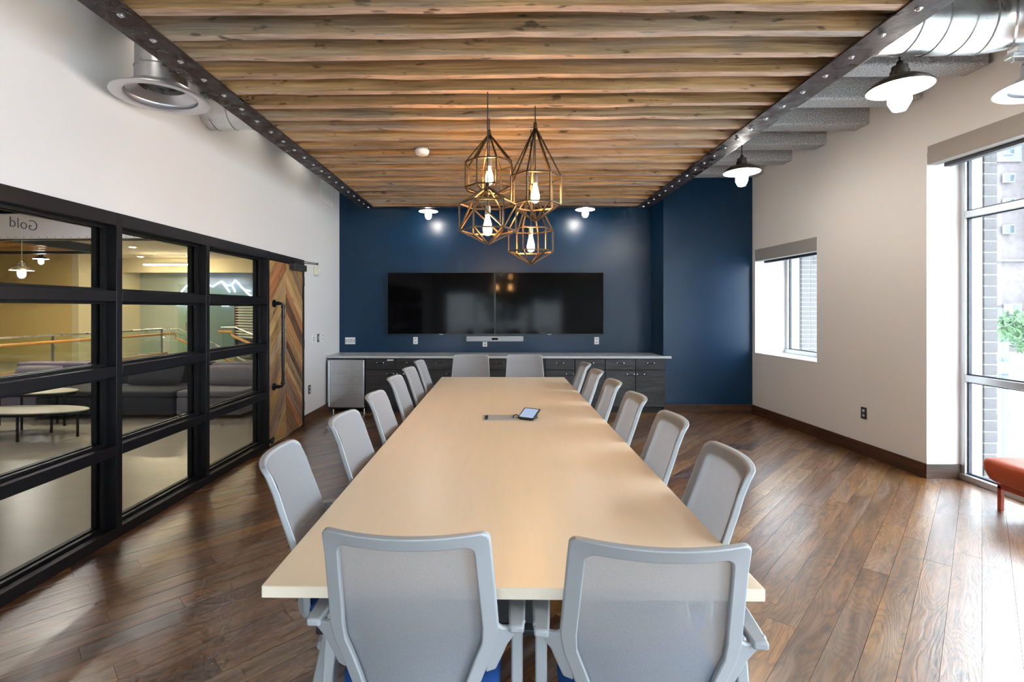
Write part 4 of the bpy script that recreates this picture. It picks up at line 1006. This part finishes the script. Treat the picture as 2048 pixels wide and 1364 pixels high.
# neon mountain sign
t = thing('neon_sign', 'white neon mountain outline sign on the slate wall', 'neon sign', (-9.8, 16.85, 2.1))
def neon(pts):
    P = [((u - 1000) / 985 * 16.85 + .23, 16.85, 1.55 + (619 - v) / 985 * 16.85) for u, v in pts]
    MB().tube(P, .028, 8).build('neon_and_reflection', M['neon'], t, world=True)
neon([(344, 583), (352, 574), (362, 567), (372, 560), (376, 554), (384, 554), (388, 562), (398, 569), (408, 573), (418, 566), (426, 562), (436, 571), (446, 570), (453, 560), (459, 565), (466, 574), (474, 580), (484, 582)])
neon([(361, 584), (366, 574), (374, 569), (386, 570)]); neon([(428, 566), (436, 576), (442, 584)]); neon([(447, 571), (451, 578), (453, 584)]); neon([(470, 578), (478, 586), (486, 592)])
neon([(334, 609), (366, 609)]); neon([(372, 610), (392, 610)]); neon([(426, 611), (440, 611)])  # glowing bars standing in for the sign's reflection, not tubes
# glazed far doors with D handles
t = thing('glass_doors', 'pair of frosted glass doors with D handles under the neon', 'glass door', (-10.0, 16.7, 0))
for x0 in (-11.0, -9.72):
    MB().box(x0, x0 + 1.26, 16.68, 16.70, 0, 2.4).build('leaf', M['guard'], t, world=True)
for x in (-10.30 - .36, -10.30):
    MB().tube([(x, 16.66, 1.10), (x, 16.58, 1.10), (x, 16.58, .78), (x, 16.66, .78)], .02, 8).build('handle', M['chrome'], t, world=True)
# louvre screen
t = thing('louvre_screen', 'pale slatted louvre screen at the right of the lobby', 'louvre screen', (-7.6, 15.0, .6), rotz=math.radians(-38))
for k in range(15): MB().box(-1.1, 1.1, -.02, .05, .08 + k * .085, .105 + k * .085).build('slat', M['maple_edge'], t)
for x in (-1.12, 1.12): MB().box(x - .03, x + .03, -.03, .06, -.6, 1.4).build('stile', M['shade_out'], t)
MB().box(-1.1, 1.1, .06, .08, -.6, .05).build('panel', M['dkpl'], t)
# guard rail
t = thing('glass_guard', 'glass guard rail with honey timber handrail in the lobby', 'railing', (-9.0, 10, 0))
gx = -9.0
gy = [6.6, 8.2, 9.8, 11.4, 13.0]
for i in range(4):
    MB().box(gx - .012, gx, gy[i] + .01, gy[i + 1] - .01, .40, 1.02).build('pane', M['guard'], t, world=True)
for y in gy: MB().box(gx - .03, gx + .015, y - .01, y + .01, 0, 1.02).build('post', M['galv_seam'], t, world=True); MB().tube([(gx, y, .80), (gx + .08, y, .80), (gx + .09, y, .87)], .012, 8).build('bracket', M['chrome'], t, world=True)
MB().tube([(gx - .006, 6.4, 1.03), (gx - .006, 13.0, 1.03), (gx + .3, 13.2, 1.03), (gx + 1.1, 13.2, .72), (gx + 2.6, 13.2, -.12)], .022, 10).build('top_rail', M['galv'], t, world=True)
MB().tube([(gx + .10, 6.4, .90), (gx + .10, 12.9, .90), (gx + .28, 13.1, .90), (gx + .30, 13.1, .78), (gx + 1.1, 13.1, .45), (gx + 2.4, 13.1, -.1)], .032, 10).build('handrail', M['timber'], t, world=True)
MB().box(gx - .10, gx + .02, 6.4, 13.2, 0, .40).build('timber_curb', M['maplefloor'], t, world=True)
MB().hexa([(gx + .1, 13.18, .1), (gx + 2.4, 13.18, -.9), (gx + 2.4, 13.2, -.9), (gx + .1, 13.2, .1), (gx + .1, 13.18, 1.0), (gx + 2.4, 13.18, .0), (gx + 2.4, 13.2, .0), (gx + .1, 13.2, 1.0)]).build('stair_pane', M['guard'], t, world=True)
t = thing('stair_guard', 'second timber handrail sloping down beyond the guard', 'railing', (-6.4, 12.2, 0))
MB().tube([(-7.02, 12.2, 1.00), (-6.70, 12.2, 1.00), (-6.68, 12.2, .90), (-5.6, 12.2, .42), (-5.0, 12.2, .15)], .034, 10).build('handrail', M['timber'], t, world=True)
MB().tube([(-7.05, 12.35, 1.10), (-6.68, 12.35, 1.10), (-4.9, 12.35, .35)], .022, 10).build('top_rail', M['galv'], t, world=True)
MB().hexa([(-7.0, 12.33, 0), (-4.9, 12.33, 0), (-4.9, 12.35, 0), (-7.0, 12.35, 0), (-7.0, 12.33, 1.05), (-4.9, 12.33, .3), (-4.9, 12.35, .3), (-7.0, 12.35, 1.05)]).build('pane', M['guard'], t, world=True)
# sofas
def rbox(x0, x1, y0, y1, z0, z1): return MB().box(x0, x1, y0, y1, z0, z1)
def sofa(x0, x1, y0, mat, label, back=True, yb_=7.75):
    t = thing('sofa_module', label, 'sofa', ((x0 + x1) / 2, 7.4, 0), group='lounge sofa modules')
    rbox(x0 + .01, x1 - .01, y0, yb_ + .26, .05, .30).build('base', mat, t, .02, 3, world=True)
    rbox(x0 + .008, x1 - .008, y0 - .008, yb_ + .02, .30, .39).build('seat_cushion', mat, t, .035, 4, world=True)
    if back: rbox(x0 + .008, x1 - .008, yb_ + .02, yb_ + .27, .30, .70).build('backrest', mat, t, .035, 4, world=True)
    for (x, y) in ((x0 + .1, y0 + .1), (x1 - .1, y0 + .1), (x0 + .1, yb_ + .15), (x1 - .1, yb_ + .15)): MB().cyl((x, y, -.004), (x, y, .05), .02, 10).build('foot', M['dkpl'], t, world=True)
sofa(-7.75, -6.62, 7.0, M['sofa'], 'lilac wool sofa module behind the coffee tables')
sofa(-6.61, -4.62, 6.90, M['sofa_dk'], 'charcoal wool sofa module in the middle of the row')
sofa(-4.61, -3.66, 6.93, M['sofa_lt'], 'light grey wool sofa module nearest the plank door')
def cushion(x, y, z, w, h, mat, label, tilt=.35, rz=0):
    t = thing('cushion', label, 'cushion', (x, y, z), rz, group='sofa cushions')
    mb = MB()
    def side(s):
        def fn(u, v):
            a, b = 2 * u - 1, 2 * v - 1; th = .07 * (1 - abs(a) ** 3) ** .5 * (1 - abs(b) ** 3) ** .5 if abs(a) < 1 and abs(b) < 1 else 0
            px = a * w / 2 * (1 - .06 * (b * b)); pz = h / 2 + b * h / 2 * (1 - .06 * a * a); py = s * th
            return (px, py * math.cos(tilt) + pz * math.sin(tilt), pz * math.cos(tilt) - py * math.sin(tilt))
        mb.grid(10, 8, fn)
    side(1); side(-1); mb.build('cover', mat, t, smooth=1.5)
cushion(-7.18, 7.50, .395, .75, .30, M['pillow'], 'pale lilac cushion on the lilac sofa module')
cushion(-5.30, 7.46, .395, .85, .34, M['pillow_dk'], 'dark cushion on the charcoal sofa module')
cushion(-4.13, 7.46, .395, .80, .32, M['pillow'], 'grey cushion on the light grey sofa module')
def coffee(cx, cy, rx, ry, h, legs, label):
    t = thing('coffee_table', label, 'coffee table', (cx, cy, 0), group='oval coffee tables')
    n = 40; poly = [(rx * math.cos(2 * PI * k / n), ry * math.sin(2 * PI * k / n)) for k in range(n)]
    MB().prism(poly, lambda p: (p[0], p[1], h - .014), lambda p: (p[0], p[1], h)).build('top', M['table_pale'], t, .002)
    MB().prism([(x * .97, y * .97) for x, y in poly], lambda p: (p[0], p[1], h - .045), lambda p: (p[0], p[1], h - .014)).build('apron', M['black'], t)
    for (x, y) in legs: MB().cyl((x - cx, y - cy, -.004), (x - cx, y - cy, h - .03), .014, 10).build('leg', M['black'], t)
coffee(-5.75, 5.93, .72, .27, .335, [(-5.66, 5.70), (-5.17, 5.96), (-5.66, 6.14), (-6.3, 5.95)], 'low oval coffee table with black legs')
coffee(-6.25, 6.48, .60, .26, .47, [(-6.17, 6.27), (-5.82, 6.5), (-6.05, 6.65), (-6.7, 6.5)], 'taller oval coffee table just behind the low one')

# ================================================================== OUTSIDE
M['pave'] = pbr('pale_paving', (.62, .62, .61), .9, noise=.1, nscale=1.5)
M['facade'] = pbr('pink_brick_facade', (.125, .108, .110), .9, noise=.12, nscale=3)
M['facade_g'] = pbr('grey_panel', (.13, .148, .165), .8)
M['facade_w'] = pbr('white_panel', (.235, .235, .235), .8)
M['brick'] = pbr('buff_brick', (.10, .092, .094), .9, noise=.2, nscale=12, bump=.3, bscale=60)
M['mortar'] = pbr('pale_mortar', (.30, .30, .30), .95)
M['extglass'] = pbr('exterior_glass', (.05, .065, .075), .08)
M['extrail'] = pbr('exterior_rail', (.07, .07, .075), .6)
M['leaf'] = pbr('leaf_green', (.065, .125, .055), .7, noise=.4, nscale=2)
M['bark'] = pbr('bark', (.06, .045, .035), .9)
tag(MB().box(4.44, 90, -60, 90, -1.10, -1.0).box(-60, 4.5, -60, -3.2, -1.10, -1.0).build('outside_ground', M['pave']), 'pale paved ground outside the windows', 'ground', kind='structure')
def brick_pier(name, x0, x1, yf, z0, z1, ch, bl, label, depth=.11):
    t = thing(name, label, 'brick pier', ((x0 + x1) / 2, yf + depth / 2, z0))
    MB().box(x0 + .006, x1 - .006, yf + .006, yf + depth, z0, z1).build('mortar', M['mortar'], t, world=True)
    n = max(1, round((x1 - x0) / bl)); bw = (x1 - x0) / n
    me = MB().box(-bw / 2 + .005, bw / 2 - .005, 0, depth - .002, .006, ch - .006).mesh('brick', M['brick'])
    k = 0; z = z0
    while z < z1 - ch * .5:
        for i in range(n): place(me, 'brick', t, (x0 + bw * (i + .5) - t.location.x, yf - t.location.y, z - z0))
        z += ch; k += 1
brick_pier('brick_pier', 4.435, 4.56, 4.575, -.5, 3.3, .103, .125, 'buff brick pier just outside the tall window', .16)
brick_pier('brick_jamb', 4.432, 4.68, 7.30, .3, 2.9, .068, .14, 'buff brick jamb outside the small window', .2)
# apartment block across the street
bl = thing('apartment_block', 'tall pale brick apartment block with balconies across the street', 'building', (40, 34, -1.0))
YF = 30.0
def fx(u): return (u - 1000) / 985 * YF + .0136 * 0 + (u - 1000) / 985 * .4
def fz(v): return 1.55 + (619 - v) / 985 * YF * .987
def fbox(u0, u1, v0, v1, d0, d1, nm, mat, par=None): return MB().box(fx(u0), fx(u1), YF - d1, YF - d0, fz(v1), fz(v0)).build(nm, mat, par or bl, world=True)
MB().box(fx(1935), fx(2140), YF, YF + 8, -1.0, 15.5).build('wall', M['facade'], bl, world=True)
fbox(1965, 2000, 615, 690, 0, .2, 'panel', M['facade_g']); fbox(2026, 2140, 590, 690, 0, .6, 'podium', M['facade_w']); fbox(1960, 2140, 520, 523, 0, .25, 'string_course', M['facade_w'])
fbox(1930, 2010, 200, 325, 0, .15, 'panel', M['facade_g'])
for v in (216, 258, 303, 358, 408, 460):
    f_ = fbox(1973, 1992, v - 9, v + 9, .15, .3, 'window', M['facade_w'])
    MB().box(fx(1974.5), fx(1982), YF - .32, YF - .3, fz(v + 7.5), fz(v - 7.5)).build('pane', M['extglass'], f_, world=False).location = (-bl.location.x, -bl.location.y, -bl.location.z)
    MB().box(fx(1983), fx(1990.5), YF - .32, YF - .3, fz(v + 7.5), fz(v - 7.5)).build('pane', M['extglass'], f_, world=False).location = (-bl.location.x, -bl.location.y, -bl.location.z)
for (u0, u1, v0, v1) in ((1974, 1991, 608, 628), (2041, 2060, 610, 638), (2041, 2060, 651, 681), (1976, 1990, 653, 670), (2040, 2056, 560, 582)):
    f_ = fbox(u0, u1, v0, v1, .2, .7, 'window', M['facade_w']); q = MB().box(fx(u0 + 1.6), fx(u1 - 1.6), YF - .72, YF - .7, fz(v1 - 1.6), fz(v0 + 1.6)).build('pane', M['extglass'], f_); q.location = (-bl.location.x, -bl.location.y, -bl.location.z)
for v in (240, 282, 326, 378, 428, 480):
    b_ = fbox(2022, 2110, v, v + 5, 0, 1.5, 'balcony', M['facade_w'])
    m = MB(); x0, x1 = fx(2023), fx(2109); zb, zt_ = fz(v), fz(v) + 1.0
    for k in range(22): x = x0 + (x1 - x0) * k / 21; m.box(x - .015, x + .015, YF - 1.48, YF - 1.45, zb, zt_)
    for k in range(8): y = YF - 1.45 + 1.45 * k / 8; m.box(x0, x0 + .03, y, y + .03, zb, zt_)
    m.box(x0, x1, YF - 1.49, YF - 1.44, zt_, zt_ + .05).box(x0, x0 + .05, YF - 1.45, YF, zt_, zt_ + .05)
    q = m.build('balustrade', M['extrail'], b_); q.location = (-bl.location.x, -bl.location.y, -bl.location.z)
    q = MB().box(fx(2040), fx(2062), YF - .06, YF, zb, zb + 1.5).build('balcony_door', M['extglass'], b_); q.location = (-bl.location.x, -bl.location.y, -bl.location.z)
# canopy beam and column outside
t = thing('steel_awning', 'grey steel awning beam and column outside the tall window', 'awning', (8.0, 7.5, -1.0))
MB().box(7.42, 8.7, 7.4, 7.6, .60, .77).build('beam', M['facade_g'], t, world=True); MB().box(7.52, 7.60, 7.46, 7.54, -1.0, 1.05).build('column', M['facade_g'], t, world=True)
t = thing('street_railing', 'short dark railing on the pavement outside', 'railing', (9.65, 9.6, -1.0))
for k in range(10): MB().box(9.40 + k * .04, 9.412 + k * .04, 9.6, 9.615, -1.0, -.50).build('bar', M['extrail'], t, world=True)
MB().box(9.38, 9.80, 9.59, 9.63, -.50, -.47).box(9.38, 9.80, 9.59, 9.63, -.92, -.90).build('rail', M['extrail'], t, world=True)
# trees
leaf = MB(); leaf.v = [(0, -.5, 0), (.22, -.1, .05), (0, .5, .02), (-.22, -.1, .05)]; leaf.f = [(0, 1, 2, 3)]; leaf.m = [0]
def tree(loc, h, r, label, seed, n=900, ls=.28):
    rg = random.Random(seed); t = thing('street_tree', label, 'tree', loc, group='trees outside')
    MB().tube([(0, 0, 0), (.05, .02, h * .4), (-.05, .03, h * .75)], [.11, .08, .04], 8).build('trunk', M['bark'], t)
    mb = MB()
    cl = [(Vector((rg.uniform(-r, r) * .65, rg.uniform(-r, r) * .65, h * .62 + rg.uniform(-.5, .5) * h * .4)), rg.uniform(.3, .6) * r) for _ in range(12)]
    for k in range(n):
        c, cr = rg.choice(cl); d = Vector((rg.gauss(0, 1), rg.gauss(0, 1), rg.gauss(0, 1))).normalized(); p = c + d * cr * rg.uniform(.5, 1)
        R = Matrix.Rotation(rg.uniform(0, 6.28), 3, 'Z') @ Matrix.Rotation(rg.uniform(-1.2, 1.2), 3, 'X') @ Matrix.Rotation(rg.uniform(-1, 1), 3, 'Y')
        s = ls * rg.uniform(.6, 1.2); b = len(mb.v)
        mb.v += [tuple(p + R @ (Vector(v) * s)) for v in leaf.v]; mb.f.append((b, b + 1, b + 2, b + 3)); mb.m.append(0)
    o = mb.build('foliage', M['leaf'], t, smooth=0, fix=False); o['kind'] = 'stuff'
tree((18.6, 17.0, -1.0), 2.6, 1.3, 'green street tree outside the tall window', 1)
tree((22.0, 20.5, -1.0), 2.2, 1.5, 'wider green shrub tree outside the tall window', 2)
tree((-6.5, -13.0, -1.0), 6.5, 3.2, 'leafy tree behind the viewer, to one side', 3, 2400, .7)
tree((1.6, -12.0, -1.0), 6.5, 3.0, 'leafy tree behind the viewer, central', 4, 2400, .7)
tree((10.0, -14.0, -1.0), 7.0, 3.2, 'leafy tree behind the viewer, by the corner', 5, 900, .6)
